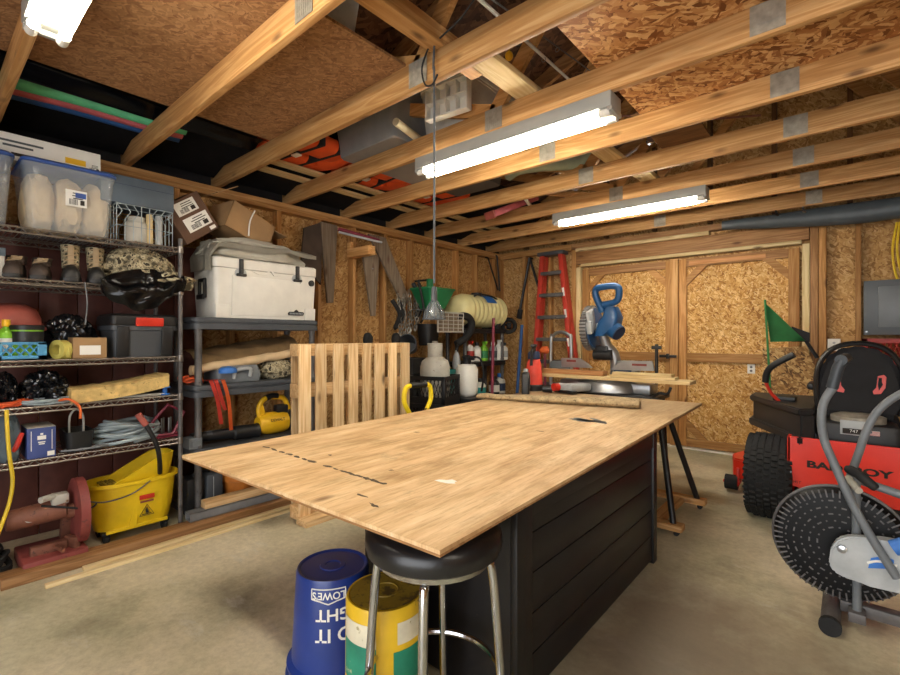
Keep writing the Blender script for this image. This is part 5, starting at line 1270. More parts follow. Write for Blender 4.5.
# electrical panel
a, b_ = ony(863.5, 282, YB-.1), ony(863.5, 335, YB-.1)
t = T('electrical_panel', 'grey electrical panel box mounted on the back wall', 'electrical panel', (a.x, YB-.092, b_.z)); w, h_ = .42, a.z-b_.z
A('box', MB().b2(0, w, -.1, 0, 0, h_, .004), 'panel_grey', t); A('door', MB().b2(.1, w-.06, -.112, -.1, .07, h_-.06, .006), 'panel_grey_light', t); A('latch', MB().b2(w-.14, w-.1, -.118, -.11, h_/2-.02, h_/2+.02, .002), 'black_plastic', t)
A('screws', MB().cyl((.02, -.103, .03), (.02, -.1, .03), .008, n=10), 'steel', t)
t = hexcrate('red plastic crate fixed to the back wall below the electrical panel', (.33, YB-.09-.15, 1.0), (.5, .28, .27), 'crate_red', 'red_crate')
a = ony(834, 345, YB-.09)
t = T('junction_box', 'small white electrical box on the back wall above the mower seat', 'electrical box', (a.x, YB+.001, a.z)); A('cover', MB().b2(-.05, .05, -.09, 0, -.06, .06, .004), 'white_plastic', t); A('knockout', MB().cyl((0, -.092, .02), (0, -.09, .02), .012, n=12), 'light_grey', t)
a = ony(751, 369, YB-.05)
t = T('outlet_plate', 'small white outlet plate on the right-hand door', 'outlet', (a.x, YB-.032, a.z)); A('plate', MB().b2(-.035, .035, -.008, 0, -.05, .05, .002), 'white_plastic', t); A('sockets', MB().cyl((0, -.0095, .02), (0, -.008, .02), .013, n=12).cyl((0, -.0095, -.02), (0, -.008, -.02), .013, n=12), 'post_grey', t)
a, b_ = ony(897, 222, YB-.12), ony(897, 280, YB-.12)
S('yellow_extension_cord', MB().tube(spline([(a.x, YB-.1, a.z), (a.x-.03, YB-.12, (a.z+b_.z)/2), (a.x, YB-.12, b_.z+.02), (a.x+.05, YB-.12, b_.z), (a.x+.1, YB-.12, b_.z+.05), (a.x+.09, YB-.12, a.z)], 8), .009, 8).tube(spline([(a.x+.02, YB-.1, a.z), (a.x+.0, YB-.13, (a.z+b_.z)/2), (a.x+.04, YB-.13, b_.z+.06), (a.x+.07, YB-.1, a.z)], 8), .009, 8), 'yellow_cord', 'yellow extension cord hanging above the electrical panel', 'cord')
# OSB scrap and flag
a = ony(793, 420, 5.6)
S('strand_board_scrap', MB().prism([(-.27, 0), (.2, 0), (.2, .9), (.09, 1.2), (-.27, 1.17)], .012, Matrix.Translation((0, 0, 0)) @ Matrix.Rotation(PI/2-.12, 4, 'X')), 'osb_scrap', 'cut piece of strand board leaning on the door behind the mower', 'board', (a.x, 5.66, .002))
a, b_, c_ = ony(765, 303, 5.2), ony(806, 341, 5.2), ony(770, 342, 5.2)
t = T('safety_flag', 'green triangular pennant on a thin green pole behind the mower', 'flag', (a.x+.1, 5.2, 0))
ox = a.x+.1
A('pole', MB().cyl((c_.x-ox+.04, 0, 0), (a.x-ox, 0, a.z+.03), .009, n=8), 'flag_green', t)
def flg(s, q):
    p = a*(1-s)*(1-q)+c_*(1-s)*q+b_*s; return Vector((p.x-ox+.0, .03*math.sin(s*6+q), p.z))
A('pennant', MB().grid(flg, 16, 8, .003), 'flag_green', t)
A('dark_print', MB().prism([(0, 0), (.13, -.06), (.13, -.14), (0, -.14)], .006, Matrix.Translation((a.x-ox+.2, .015, a.z-.22)) @ Matrix.Rotation(PI/2, 4, 'X')), 'black_fabric', t, 'dark printed patch')
A('tail', MB().cyl((b_.x-ox, 0, b_.z), (b_.x-ox+.08, .0, b_.z-.15), .014, n=8), 'black_fabric', t)
# ================================================================== FAR END OF THE TABLE
def sprayer():
    p = onz(535, 390, HT)
    t = T('pump_sprayer', 'red pump sprayer with black base and pump on the far edge of the tabletop', 'sprayer', (p.x-.0, p.y-.02, HT), .4)
    A('tank', MB().lathe([(.085, .05), (.085, .06), (.07, .26), (.055, .3), (.04, .31), (.001, .31)], n=28), 'pink_strap', t); A('base', MB().lathe([(.09, 0), (.098, .005), (.098, .05), (.086, .06), (.001, .06)], n=28), 'black_plastic', t)
    A('collar', MB().lathe([(.05, .3), (.06, .31), (.06, .36), (.045, .38), (.001, .38)], n=20), 'navy', t); A('pump_handle', MB().cyl((0, 0, .37), (0, 0, .43), .02, n=10).box((0, 0, .435), (.05, .15, .03), None, .01), 'black_plastic', t); A('spray_head', MB().box((.0, -.1, .39), (.03, .14, .03), (.2, 0, 0), .006).cyl((0, -.17, .39), (0, -.19, .25), .014, n=8), 'black_plastic', t)
    p = onz(527.5, 393, HT)
    t = T('oil_bottle', 'black flat bottle with a grey label in front of the red sprayer', 'bottle', (p.x, p.y-.03, HT), .5)
    A('bottle_body', MB().rings([rr(.035, .07, 0, .015), rr(.037, .072, .16, .015), rr(.03, .05, .19, .015), rr(.02, .03, .2, .01)]), 'black_plastic', t); A('cap', MB().lathe([(.022, .2), (.022, .225), (.001, .225)], (0, .02, 0), 14), 'light_grey', t)
    A('label', MB().box((.0378, 0, .09), (.001, .1, .09)), 'mid_grey_plastic', t); A('label_print', MB().box((.0385, .0, .1), (.001, .06, .035)).box((.0385, -.01, .06), (.001, .05, .012)), 'light_grey', t)
sprayer()
# miter saw on its stand
SY = 4.32
sx_, sz_ = ony(606, 340, SY).x, .765
t = T('saw_stand', 'black folding stand under the miter saw beyond the tabletop', 'stand', (sx_, SY+.05, 0))
A('deck', MB().b2(-.75, .5, -.2, .2, .73, .765, .005), 'black_paint', t)
for a in (-.7, .45):
    for b_ in (-1, 1): A('leg', MB().cyl((a, b_*.27, 0), (a, b_*.16, .73), .02, n=10), 'black_paint', t)
for u, s in ((666, 1),):
    q = ony(u, 390, SY-.1).x-sx_; A('clamp_lever', MB().tube(spline([(q-.14, -.15, .73), (q-.05, -.18, .8), (q+.02, -.19, .8), (q+.05, -.19, .86)], 5), .012, 8).cyl((q-.1, -.2, .74), (q-.04, -.2, .74), .025, n=12), 'black_plastic', t)
t = T('miter_saw', 'blue and silver sliding miter saw standing beyond the far edge of the table', 'saw', (sx_, SY, sz_))
A('base', MB().lathe([(.3, 0), (.31, .01), (.3, .075), (.26, .11), (.001, .112)], (0, .06, 0), 32, None, 0, True, 1.0, .8).b2(-.46, .42, -.05, .18, .0, .1, .02), 'saw_silver', t)
A('turntable', MB().lathe([(.2, .1), (.21, .112), (.2, .122), (.001, .124)], (0, .04, 0), 32), 'saw_silver', t)
A('miter_arm', MB().box((-.16, -.3, .055), (.14, .26, .07), (0, 0, -.35), .02).box((-.27, -.36, .05), (.16, .08, .075), (0, 0, -.35), .015), 'light_grey', t); A('lock_knob', MB().cyl((-.28, -.42, .06), (-.3, -.47, .06), .035, n=16), 'red_paint', t, 'red lock button'); A('knob', MB().cyl((-.34, -.42, .035), (-.42, -.46, .035), .035, .028, 14).box((-.2, -.4, .02), (.2, .06, .03), (0, 0, -.35), .01), 'black_plastic', t)
def fence(pts, y, nm='fence'):
    P = [ony(u, v, y) for u, v in pts]; pl2 = [(p.x-sx_, p.z-sz_) for p in P]
    A(nm, MB().prism(pl2, .03, Matrix(((1, 0, 0, 0), (0, 0, 1, y-SY), (0, 1, 0, 0), (0, 0, 0, 1))), 0, .003), 'saw_silver', t)
    c = sum(P, Vector())/len(P); c.x -= sx_; return c
c = fence([(561, 367), (561, 358), (579, 358), (588, 364), (592, 368)], SY+.02)
A('maker_badge', MB().box((c.x-.05, SY+.018-SY, c.z-sz_+.02), (.1, .002, .022)), 'dull_red', t, 'dark red badge')
c = fence([(609, 370), (622, 361), (652, 361), (654, 371)], SY+.02)
A('maker_badge', MB().box((c.x+.05, .018, c.z-sz_+.01), (.13, .002, .02)), 'dull_red', t, 'dark red badge')
A('clamp_rod', MB().cyl((c.x+.2, .02, .1), (c.x+.2, .02, c.z-sz_+.2), .014, n=10).box((c.x+.2, .02, c.z-sz_+.17), (.08, .04, .03), None, .005), 'black_paint', t)
# raised head: blade in the y-z plane
bc = ony(589, 328, SY); bx, bz = bc.x-sx_, bc.z-sz_
M = Matrix.Translation((bx, .06, bz)) @ Matrix.Rotation(PI/2, 4, 'Y')
R = .21
A('upper_guard', MB().lathe([(.001, -.035), (R*.75, -.035), (R, -.028), (R*1.02, 0), (R, .03), (R*.9, .035), (.001, .035)], (0, 0, 0), 40, M), 'saw_silver', t)
mb = MB()
for k in range(40):
    an = 2*PI*k/40; mb.box(M @ Vector((R*1.01*math.cos(an), R*1.01*math.sin(an), 0)), (.06, .012, .02), Matrix.Rotation(-an, 4, 'X'))
A('guard_ribs', mb, 'post_grey', t); 
A('lower_guard', MB().lathe([(R*.45, .036), (R*.93, .036), (R*.93, .045), (R*.45, .05)], n=36, rot=M), 'saw_blue', t, 'dark blue inner guard')
A('hub_plate', MB().box((bx+.06, -.09, bz+.07), (.035, .13, .2), (.3, 0, 0), .012).box((bx+.07, -.14, bz+.0), (.05, .06, .12), (.3, 0, 0), .012).cyl((bx+.03, .06, bz), (bx+.08, .06, bz), .05, n=18), 'light_grey', t)
hx_ = ony(612, 305, SY).x-sx_
A('motor_housing', MB().rings([[(bx+.11+x, .04+y, z) for x, y, z in ring] for ring in ([(x, y, bz-.08) for x, y, z in rr(.05, .09, 0, .03)], [(x+.07, y, bz-.0) for x, y, z in rr(.09, .1, 0, .03)], [(x+.11, y, bz+.1) for x, y, z in rr(.075, .09, 0, .03)], [(x+.1, y, bz+.2) for x, y, z in rr(.05, .06, 0, .03)])]), 'saw_blue', t, 'blue motor housing')
A('motor', MB().cyl((bx+.13, .05, bz+.05), (bx+.29, .0, bz-.05), .085, .075, 22), 'saw_blue', t, 'blue motor'); A('motor_cap', MB().cyl((bx+.285, .0, bz-.047), (bx+.3, -.005, bz-.057), .07, n=20), 'navy', t)
A('grip_loop', MB().tube(spline([(bx+.14, .0, bz+.15), (bx+.08, -.02, bz+.3), (bx+.08, -.02, bz+.365), (bx+.13, -.03, bz+.385), (bx+.25, -.03, bz+.39), (bx+.3, -.02, bz+.36), (bx+.29, -.01, bz+.27), (bx+.24, .0, bz+.235), (bx+.14, .0, bz+.22)], 6), .032, 10), 'saw_blue', t, 'blue loop handle')
A('pivot_arm', MB().tube(spline([(bx+.1, .06, bz+.0), (bx+.13, .1, bz-.16), (bx+.2, .14, bz-.28), (bx+.2, .16, .1)], 5), [.05]*15+[.05], 12), 'saw_silver', t)
A('pivot_block', MB().box((bx+.1, .1, bz-.24), (.13, .1, .14), None, .015).cyl((bx+.02, .08, bz-.26), (bx+.2, .08, bz-.26), .05, n=14), 'black_plastic', t); A('bevel_housing', MB().box((bx+.32, .15, .22), (.22, .14, .15), None, .04), 'saw_silver', t); A('rear_motor_cover', MB().box((bx+.3, .07, .2), (.16, .06, .08), None, .02), 'saw_blue', t)
# boards lying across the saw bed
def board_px(name, label, u0, u1, v0, v1, y, th, dep, mat, z=None):
    a, b_ = ony(u0, v0, y), ony(u1, v1, y); zz = z if z is not None else a.z
    return S(name, MB().b2(-(b_.x-a.x)/2, (b_.x-a.x)/2, 0, dep, 0, th, .002), mat, label, 'board', ((a.x+b_.x)/2, y, zz))
zb0 = sz_+.126
board_px('long_board', 'long pale board lying across the miter saw bed', 528, 690, 372, 380, 4.12, .03, .2, 'pale_x', zb0)
board_px('short_board', 'reddish-brown board lying on the long board left of the saw blade', 530, 603, 366, 372, 4.16, .045, .1, 'red_board', zb0+.032)
board_px('short_board', 'pale stacked board right of the saw blade, lower of two', 609, 675, 374, 378, 4.14, .022, .12, 'pale_x', zb0+.032)
board_px('short_board', 'pale stacked board right of the saw blade, upper of two', 612, 671, 371, 375, 4.15, .022, .11, 'pale_x', zb0+.056)
# bow handled thing behind
q = ony(561, 345, 5.0)
t = T('bow_handle_cart', 'grey metal bow handle rising behind the miter saw fence', 'cart', (q.x, 5.0, 0))
zt = ony(561, 332, 5.0).z; A('bow', MB().tube(spline([(-.13, 0, .2), (-.13, 0, zt-.15), (-.1, 0, zt-.04), (0, 0, zt), (.1, 0, zt-.04), (.13, 0, zt-.15), (.13, 0, .2)], 6), .02, 10), 'aluminium', t); A('cross_plate', MB().b2(-.13, .13, -.02, .02, .85, 1.0, .004).b2(-.15, .15, -.15, .15, 0, .3, .02), 'mid_grey_plastic', t)
q = ony(545, 350, 5.2)
t = T('garden_tool', 'dark garden tool with an orange head standing beside the ladder', 'tool', (q.x, 5.2, 0)); A('shaft', MB().cyl((0, 0, 0), (0, 0, q.z), .016, n=8), 'maroon', t); A('head', MB().blob((0, 0, q.z), (.07, .04, .05), .2, 2, 1, 3), 'orange', t)
# ================================================================== RIDING MOWER
t = T('riding_mower', 'red and black zero-turn riding mower facing the double doors', 'mower', (.12, 4.2, 0))
MX, MY = .12, 4.2
def mx(u, v, y): p = ony(u, v, y); return p.x-MX, p.z
P = [mx(787, 436, 3.84), (.62, mx(787, 436, 3.84)[1]), (.62, .25), (-.25, .25), mx(803, 489, 3.84), mx(787, 484, 3.84)]
A('rear_panel', MB().prism(P, .03, Matrix(((1, 0, 0, 0), (0, 0, 1, 3.84-MY), (0, 1, 0, 0), (0, 0, 0, 1))), 0, .006), 'mower_red', t, 'red rear panel')
A('rear_bend', MB().b2(P[0][0], P[0][0]+.02, 3.84-MY, 3.84-MY+.25, .36, P[0][1], .004).b2(.6, .62, 3.84-MY, 3.84-MY+.25, .36, P[0][1], .004), 'mower_red', t)
c = ony(848, 463, 3.835); 
def slab(ch, x0, w, h, zc):
    """extended block lettering"""
    return ch
zc = c.z
for wd, xo in (('BAD', -.245), ('BOY', -.02)): A('lettering', MB().text(wd, .06, lambda x, y: Vector((xo+x, 3.837-MY, .45+y)), wide=1.55, fat=.04), 'ink', t, 'black maker lettering')
A('lettering', MB().text('HST', .025, lambda x, y: Vector((mx(797, 482, 3.84)[0]+x, 3.837-MY, mx(797, 482, 3.84)[1]+y)), bold=False), 'ink', t, 'small black letters')
A('hinge_bolt', MB().cyl((P[0][0]+.01, 3.835-MY, .39), (P[0][0]+.01, 3.82-MY, .39), .018, n=12), 'steel', t)
A('chassis', MB().b2(-.24, .5, -.33, .75, .22, .5, .02), 'black_paint', t)
# tyres
def tyre(x0, x1, y, R, nm='rear_tyre'):
    w = x1-x0; xm = (x0+x1)/2; Mt = Matrix.Translation((xm, y, R)) @ Matrix.Rotation(PI/2, 4, 'Y')
    o = A(nm, MB().lathe([(R*.5, -w/2+.01), (R*.8, -w/2), (R*.94, -w/2+.015), (R*.985, -w*.32), (R*.985, w*.32), (R*.94, w/2-.015), (R*.8, w/2), (R*.5, w/2-.01)], n=48, rot=Mt, caps=False), 'dark_rubber', t)
    mb = MB(); nb = 40
    for k in range(nb):
        for j in range(7):
            an = 2*PI*(k+(.5 if j % 2 else 0))/nb; rr_ = R*.992-(.012 if j in (0, 6) else 0)
            mb.box(Mt @ Vector((rr_*math.cos(an), rr_*math.sin(an), (j-3)*w*.145)), (w*.11, R*.115, R*.05), Matrix.Rotation(-an-PI/2, 4, 'X') @ Matrix.Rotation(.12*(j-3)/3, 4, 'Z'))
    A('tread', mb, 'dark_rubber', o); A('wheel_rim', MB().lathe([(.001, -w*.3), (R*.2, -w*.32), (R*.5, -w*.4), (R*.52, -w*.45), (R*.52, w*.45), (R*.5, w*.4), (R*.2, w*.32), (.001, w*.3)], n=32, rot=Mt), 'mower_red', o)
tyre(-.69, -.41, -.14, .285); tyre(.66, .95, -.14, .285)
A('axle', MB().cyl((-.45, -.14, .285), (.7, -.14, .285), .05, n=14), 'black_paint', t)
# fenders / side consoles
def console(f):
    def pl(o): return [(f(x), y) for x, y in [(-.73-o, .3), (-.37-o*.3, -.36-o), (-.3, -.3), (-.3, .55), (-.73-o, .55)]]
    for nm, o, z0_, z1_ in (('fender', -.01, .6, .77), ('fender_top', .015, .765, .81), ('fender_lip', .02, .57, .625)):
        A(nm, MB().prism(pl(o), z1_-z0_, Matrix.Translation((0, 0, z0_)), 0, .01), 'fender_black', t)
console(lambda x: x); console(lambda x: .26-x)
q = mx(781, 353, 4.15)
for s in (1, -1):
    off = (lambda x: x) if s > 0 else (lambda x: .26-x)
    A('control_lever', MB().tube(spline([(off(-.5), .02, .79), (off(-.56), -.02, .86), (off(-.595), -.05, .95), (off(-.59), -.07, 1.0)], 6), .012, 8), 'red_paint', t, 'red lever shaft')
    A('lever_grip', MB().tube(spline([(off(-.597), -.05, .95), (off(-.585), -.07, 1.02), (off(-.54), -.1, 1.08), (off(-.42), -.12, 1.16)], 6), .022, 10), 'black_plastic', t, 'black lever grip')
A('cup_console', MB().b2(-.56, -.42, .0, .16, .808, .845, .012).tube(spline([(-.3, .1, .78), (-.22, .12, .86), (-.28, .12, .92), (-.34, .12, .92)], 5), .012, 8), 'black_plastic', t)
# seat
def seat_back():
    mb = MB(); rs = []
    out = [(-.2, .0), (-.215, .1), (-.215, .27), (-.185, .37), (-.13, .44), (-.05, .475), (.05, .475), (.13, .44), (.185, .37), (.215, .27), (.215, .1), (.2, 0)]
    M_ = Matrix.Translation((0, .0, .74)) @ Matrix.Rotation(PI/2-.12, 4, 'X')
    return mb.prism(out, .11, M_, 0, .03), M_
sx0 = -.077
mb, Ms = seat_back(); o = A('seat_back', mb, 'black_fabric', t); o.location = (sx0, .02, 0)
o2 = A('seat_piping', MB().tube(spline([Ms @ Vector((x, y, .112)) for x, y in [(-.205, .02), (-.22, .12), (-.22, .28), (-.19, .38), (-.135, .452), (-.05, .487), (.05, .487), (.135, .452), (.19, .38), (.22, .28), (.22, .12), (.205, .02)]], 5), .017, 8), 'vinyl', t); o2.location = (sx0, .02, 0)
for s in (-1, 1):
    e = [(.095*s, .275), (.125*s, .285), (.137*s, .27), (.132*s, .2), (.11*s, .16), (.075*s, .155), (.07*s, .175), (.088*s, .2)]
    m_ = A('seat_emblem', MB().prism(e, .004, Ms @ Matrix.Translation((0, 0, .11))), 'red_paint', t, 'red and black emblem on the back of the seat'); m_.location = (sx0, .02, 0)
    g = [(.1*s, .262), (.115*s, .265), (.115*s, .235), (.12*s, .22), (.1*s, .18), (.095*s, .22)]
    m_ = A('emblem_mark', MB().prism(g, .006, Ms @ Matrix.Translation((0, 0, .11))), 'black_fabric', t); m_.location = (sx0, .02, 0)
A('seat_cushion', MB().box((sx0, .27, .7), (.42, .5, .13), (.06, 0, 0), .04), 'black_fabric', t)
for q_ in (-.25, .26): A('armrest', MB().box((sx0+q_, .1, .93), (.06, .22, .05), None, .02), 'black_plastic', t)
A('seat_mount', MB().b2(sx0-.2, sx0+.2, .1, .45, .48, .66), 'black_paint', t)
# engine behind and below the seat
ex0 = ony(858, 430, 3.95).x-MX
A('engine_shroud', MB().b2(ex0-.2, ex0+.2, -.28, .0, .5, .73, .03), 'black_plastic', t); A('engine_screen', MB().lathe([(.14, .73), (.14, .765), (.1, .78), (.001, .782)], (ex0, -.14, 0), 28), 'galv', t)
a, b_ = mx(840, 420, 3.9), mx(868, 437, 3.9)
A('engine_label', MB().b2(a[0], b_[0], -.292, -.282, b_[1]+.0, a[1], .002), 'light_grey', t, 'silver and black engine label'); A('label_band', MB().b2(a[0]+.012, b_[0]-.012, -.296, -.29, b_[1]+.008, (a[1]+b_[1])/2-.004), 'ink', t)
A('label_digits', MB().text('747', .028, lambda x, y: Vector(((a[0]+b_[0])/2+x, -.2975, (b_[1]*.72+a[1]*.28)+y)), bold=False), 'white_paper', t)
a, b_ = mx(866, 431, 3.9), mx(880, 437, 3.9); A('flag_sticker', MB().b2(a[0], b_[0], -.286, -.281, b_[1], a[1]), 'white_paper', t, 'small striped flag sticker')
mb = MB(); h_ = (a[1]-b_[1])
for k in range(4): mb.b2(a[0], b_[0], -.288, -.2865, b_[1]+h_*(k+.15)/4, b_[1]+h_*(k+.6)/4)
A('sticker_stripes', mb, 'crate_red', t); A('sticker_canton', MB().b2(a[0], a[0]+(b_[0]-a[0])*.45, -.29, -.2885, (a[1]+b_[1])/2, a[1]), 'navy', t)
A('muffler', MB().cyl((ex0-.25, -.2, .6), (ex0-.25, .1, .6), .045, n=16), 'mid_grey_plastic', t); A('fuel_line', MB().tube(spline([(ex0+.2, -.2, .6), (ex0+.26, -.25, .68), (ex0+.35, -.2, .66), (ex0+.4, -.1, .58)], 6), .025, 8), 'bark', t)
# deck and front
A('deck', MB().prism([(-.86, .3), (-.9, .5), (-.8, .85), (-.6, 1.0), (.6, 1.0), (.85, .8), (.9, .4), (.7, .25), (-.7, .25)], .16, Matrix.Translation((0, .0, .11)), 0, .012), 'mower_red', t, 'red mowing deck')
A('footplate', MB().b2(-.25, .5, .6, 1.15, .27, .33, .015), 'black_paint', t)
for s in (-1, 1):
    q_ = s*.87
    A('anti_scalp_roller', MB().cyl((q_-.045, .28, .075), (q_+.045, .28, .075), .06, n=18), 'dark_rubber', t); A('roller_bracket', MB().b2(q_+s*-.045-.01, q_+s*-.045+.01, .26, .4, .05, .2, .004).cyl((q_-.06, .28, .075), (q_+.06, .28, .075), .012, n=8), 'mower_red', t)
    A('front_arm', MB().b2(.12+s*.42-.03, .12+s*.42+.03, .7, 1.25, .3, .36, .006), 'mower_red', t); A('caster_wheel', MB().cyl((.12+s*.42-.07, 1.25, .14), (.12+s*.42+.07, 1.25, .14), .14, n=24), 'dark_rubber', t); A('caster_fork', MB().b2(.12+s*.42-.09, .12+s*.42+.09, 1.2, 1.28, .29, .33).b2(.12+s*.42-.09, .12+s*.42-.075, 1.22, 1.28, .13, .31).b2(.12+s*.42+.075, .12+s*.42+.09, 1.22, 1.28, .13, .31), 'black_paint', t)
# ================================================================== FAN BIKE
bcx, bcy, bcz, bR = -.035, 2.76, .352, .245
t = T('exercise_bike', 'grey exercise bike with a big black fan wheel in front of the mower', 'exercise bike', (bcx, bcy, 0))
My = Matrix.Translation((0, 0, bcz)) @ Matrix.Rotation(PI/2, 4, 'X')
A('fan_cage', MB().lathe([(bR*.15, -.05), (bR*.6, -.055), (bR*.93, -.045), (bR, -.02), (bR, .02), (bR*.93, .045), (bR*.6, .055), (bR*.15, .05)], n=64, rot=My), 'fan_black', t, 'black slotted fan cage')
mb = MB()
for k in range(60):
    an = 2*PI*k/60; mb.box(My @ Vector((bR*.92*math.cos(an), bR*.92*math.sin(an), .0475)), (.034, .004, .006), Matrix.Rotation(-an, 4, 'Y'))
A('slot_ring', mb, 'post_grey', t, 'ring of slots in the fan cage')
for rr_, n_ in ((.8, 40), (.68, 34), (.56, 28), (.44, 22), (.32, 16)):
    mb = MB()
    for k in range(n_):
        an = 2*PI*k/n_; big = (k*7 % 11) < 3
        mb.box(My @ Vector((bR*rr_*math.cos(an), bR*rr_*math.sin(an), .0535)), (.006, .004, .018 if big else .007), Matrix.Rotation(-an, 4, 'Y'))
    A('slot_ring', mb, 'post_grey', t, 'ring of slots in the fan cage')
A('cage_rim', MB().torus((0, 0, bcz), bR+.004, .008, (PI/2, 0, 0), 64), 'post_grey', t)
def bp(u, v, y): p = ony(u, v, y); return Vector((p.x-bcx, y-bcy, p.z))
yf = 2.67
P = [bp(u, v, yf) for u, v in ((829, 560), (831, 545), (838, 536), (850, 533), (880, 536), (905, 540))]+[Vector((.55, 0, .42)), Vector((.55, 0, .25))]+[bp(u, v, yf) for u, v in ((905, 590), (870, 582), (845, 574), (834, 568))]
A('chain_cover', MB().prism([(p.x, p.z) for p in P], .05, Matrix(((1, 0, 0, 0), (0, 0, -1, yf-bcy+.0), (0, 1, 0, 0), (0, 0, 0, 1))), 0, .008), 'light_grey', t, 'light grey chain cover')
q0 = bp(842, 549, yf-.055); A('cover_bolt', MB().lathe([(.018, 0), (.016, .008), (.001, .012)], q0, 16, (PI/2, 0, 0)), 'aluminium', t)
P = [bp(u, v, yf-.053) for u, v in ((868, 568), (871, 558), (884, 556), (894, 560), (894, 569))]
A('maker_badge', MB().prism([(p.x, p.z) for p in P], .002, Matrix(((1, 0, 0, 0), (0, 0, -1, yf-bcy-.052), (0, 1, 0, 0), (0, 0, 0, 1)))), 'cap_blue', t, 'teal and white badge')
p_ = bp(882, 564, yf-.056); A('badge_swoosh', MB().tube(spline([p_+Vector((-.045, 0, -.01)), p_+Vector((-.01, 0, .008)), p_+Vector((.045, 0, .006))], 5), .005, 6), 'white_paper', t)
yp = 2.66
A('fork_post', MB().cyl(bp(856, 478, 2.7), bp(857, 622, 2.7), .016, n=14), 'mid_grey_plastic', t); A('fork_post', MB().cyl(bp(856, 478, 2.86), Vector((bp(857, 622, 2.7).x, .1, .05)), .016, n=14), 'mid_grey_plastic', t)
A('front_stabilizer', MB().cyl((-.03, -.18, .04), (-.03, .32, .04), .035, n=18), 'post_grey', t, 'scuffed grey floor bar')
for s in (-.18, .32): A('end_cap', MB().cyl((-.03, s-.012, .04), (-.03, s+.012, .04), .04, n=18), 'dark_rubber', t)
A('base_rail', MB().b2(0, .9, -.03, .03, .05, .1, .006).b2(bp(857, 622, 2.7).x-.03, bp(857, 622, 2.7).x+.03, -.1, .12, .045, .09, .006), 'post_grey', t); A('rear_stabilizer', MB().cyl((.9, -.22, .035), (.9, .22, .035), .035, n=16), 'post_grey', t)
ya = 2.6
A('arm', MB().tube(spline([bp(835, 385, ya), bp(823, 405, ya), bp(823, 435, ya), bp(836, 468, ya), bp(853, 505, ya), bp(873, 540, ya), bp(897, 578, ya)], 8), .0165, 12), 'mid_grey_plastic', t, 'grey swinging arm')
A('arm_grip', MB().tube([bp(832, 388, ya), bp(838, 368, ya), bp(842, 360, ya)], .022, 14).cyl(bp(841, 360, ya-.02), bp(846, 358, ya+.07), .022, n=14), 'grip_dark', t, 'dark hand grip')
yb = 2.93
A('arm', MB().tube(spline([bp(915, 388, yb), bp(895, 397, yb), bp(877, 412, yb), bp(866, 432, yb), bp(858, 455, yb), bp(847, 485, yb), bp(838, 510, yb)], 8), .0165, 12), 'mid_grey_plastic', t, 'grey swinging arm'); A('arm_grip', MB().cyl(bp(915, 388, yb), bp(928, 384, yb-.05), .025, n=12), 'grey_plastic', t)
A('foot_peg', MB().tube(spline([bp(846, 468, 2.66), bp(858, 474, 2.63), bp(868, 482, 2.61), bp(877, 489, 2.6)], 4), [.012, .018, .02, .02, .02, .021, .021, .02, .02, .019, .018, .017, .012][:13], 10), 'dark_rubber', t); A('peg_axle', MB().cyl(bp(848, 478, 2.69), bp(859, 491, 2.6), .014, n=12), 'canvas', t)
A('top_frame', MB().cyl(bp(858, 480, 2.78), Vector((.62, 0, .5)), .018, n=12), 'mid_grey_plastic', t)
A('crank', MB().cyl(bp(893, 548, 2.6), bp(905, 545, 2.6), .03, n=14), 'cap_blue', t)
A('seat_post', MB().cyl((.62, 0, .1), (.66, 0, .82), .025, n=12), 'post_grey', t); A('saddle', MB().blob((.68, 0, .86), (.15, .13, .05), .05, 2, 1, 4), 'vinyl', t)
# ================================================================== UP IN THE TRUSSES
TJ = 2.681
a = onz(2, 49, TJ)
S('loft_sheet', MB().b2(-.695, .695, -1.3, 1.3, 0, .014), 'loft_ply', 'brown plywood sheet laid on the joists at the upper left', 'plywood sheet', (-2.435, .44, TJ))
S('loft_sheet', MB().b2(-1.25, 1.25, -.68, .68, 0, .014), 'osb_loft', 'strand board sheet laid on the joists at the upper right', 'strand board sheet', (.25, 2.37, TJ))
def tote(name, label, loc, d, mat, lidm, rot=0, cat='storage tote'):
    t = T(name, label, cat, loc, rot); a, b_, h = d[0]/2, d[1]/2, d[2]
    A('body', MB().rings([rr(a*.88, b_*.88, 0, .05), rr(a*.9, b_*.9, .01, .05), rr(a*.98, b_*.98, h*.85, .05), rr(a, b_, h*.86, .05), rr(a, b_, h*.9, .05)]), mat, t)
    A('lid', MB().rings([rr(a*1.01, b_*1.01, h*.905, .05), rr(a*1.01, b_*1.01, h*.97, .05), rr(a*.93, b_*.93, h, .05)]), lidm, t); return t
tote('loft_tote', 'big grey storage tote lying on the joists left of the hanging cord', (-2.72, 2.62, TJ), (.72, .95, .44), 'tote_grey', 'tote_grey')
tote('loft_tote', 'translucent storage tote on the joists behind the middle shop light', (-2.1, 2.72, TJ), (.46, .72, .36), 'grime_white', 'white_plastic')
a, b_ = onz(330, 5, TJ+.016), onz(382, 40, TJ+.016)
tote('loft_tote', 'clear-bottomed tote at the edge of the brown plywood sheet', (-1.93, 1.0, TJ+.016), (.3, .9, .3), 'light_grey', 'light_grey')
tote('loft_tote', 'dark grey tote behind the big grey tote on the joists', (-2.7, 3.36, TJ), (.6, .46, .4), 'grey_plastic', 'grey_plastic')
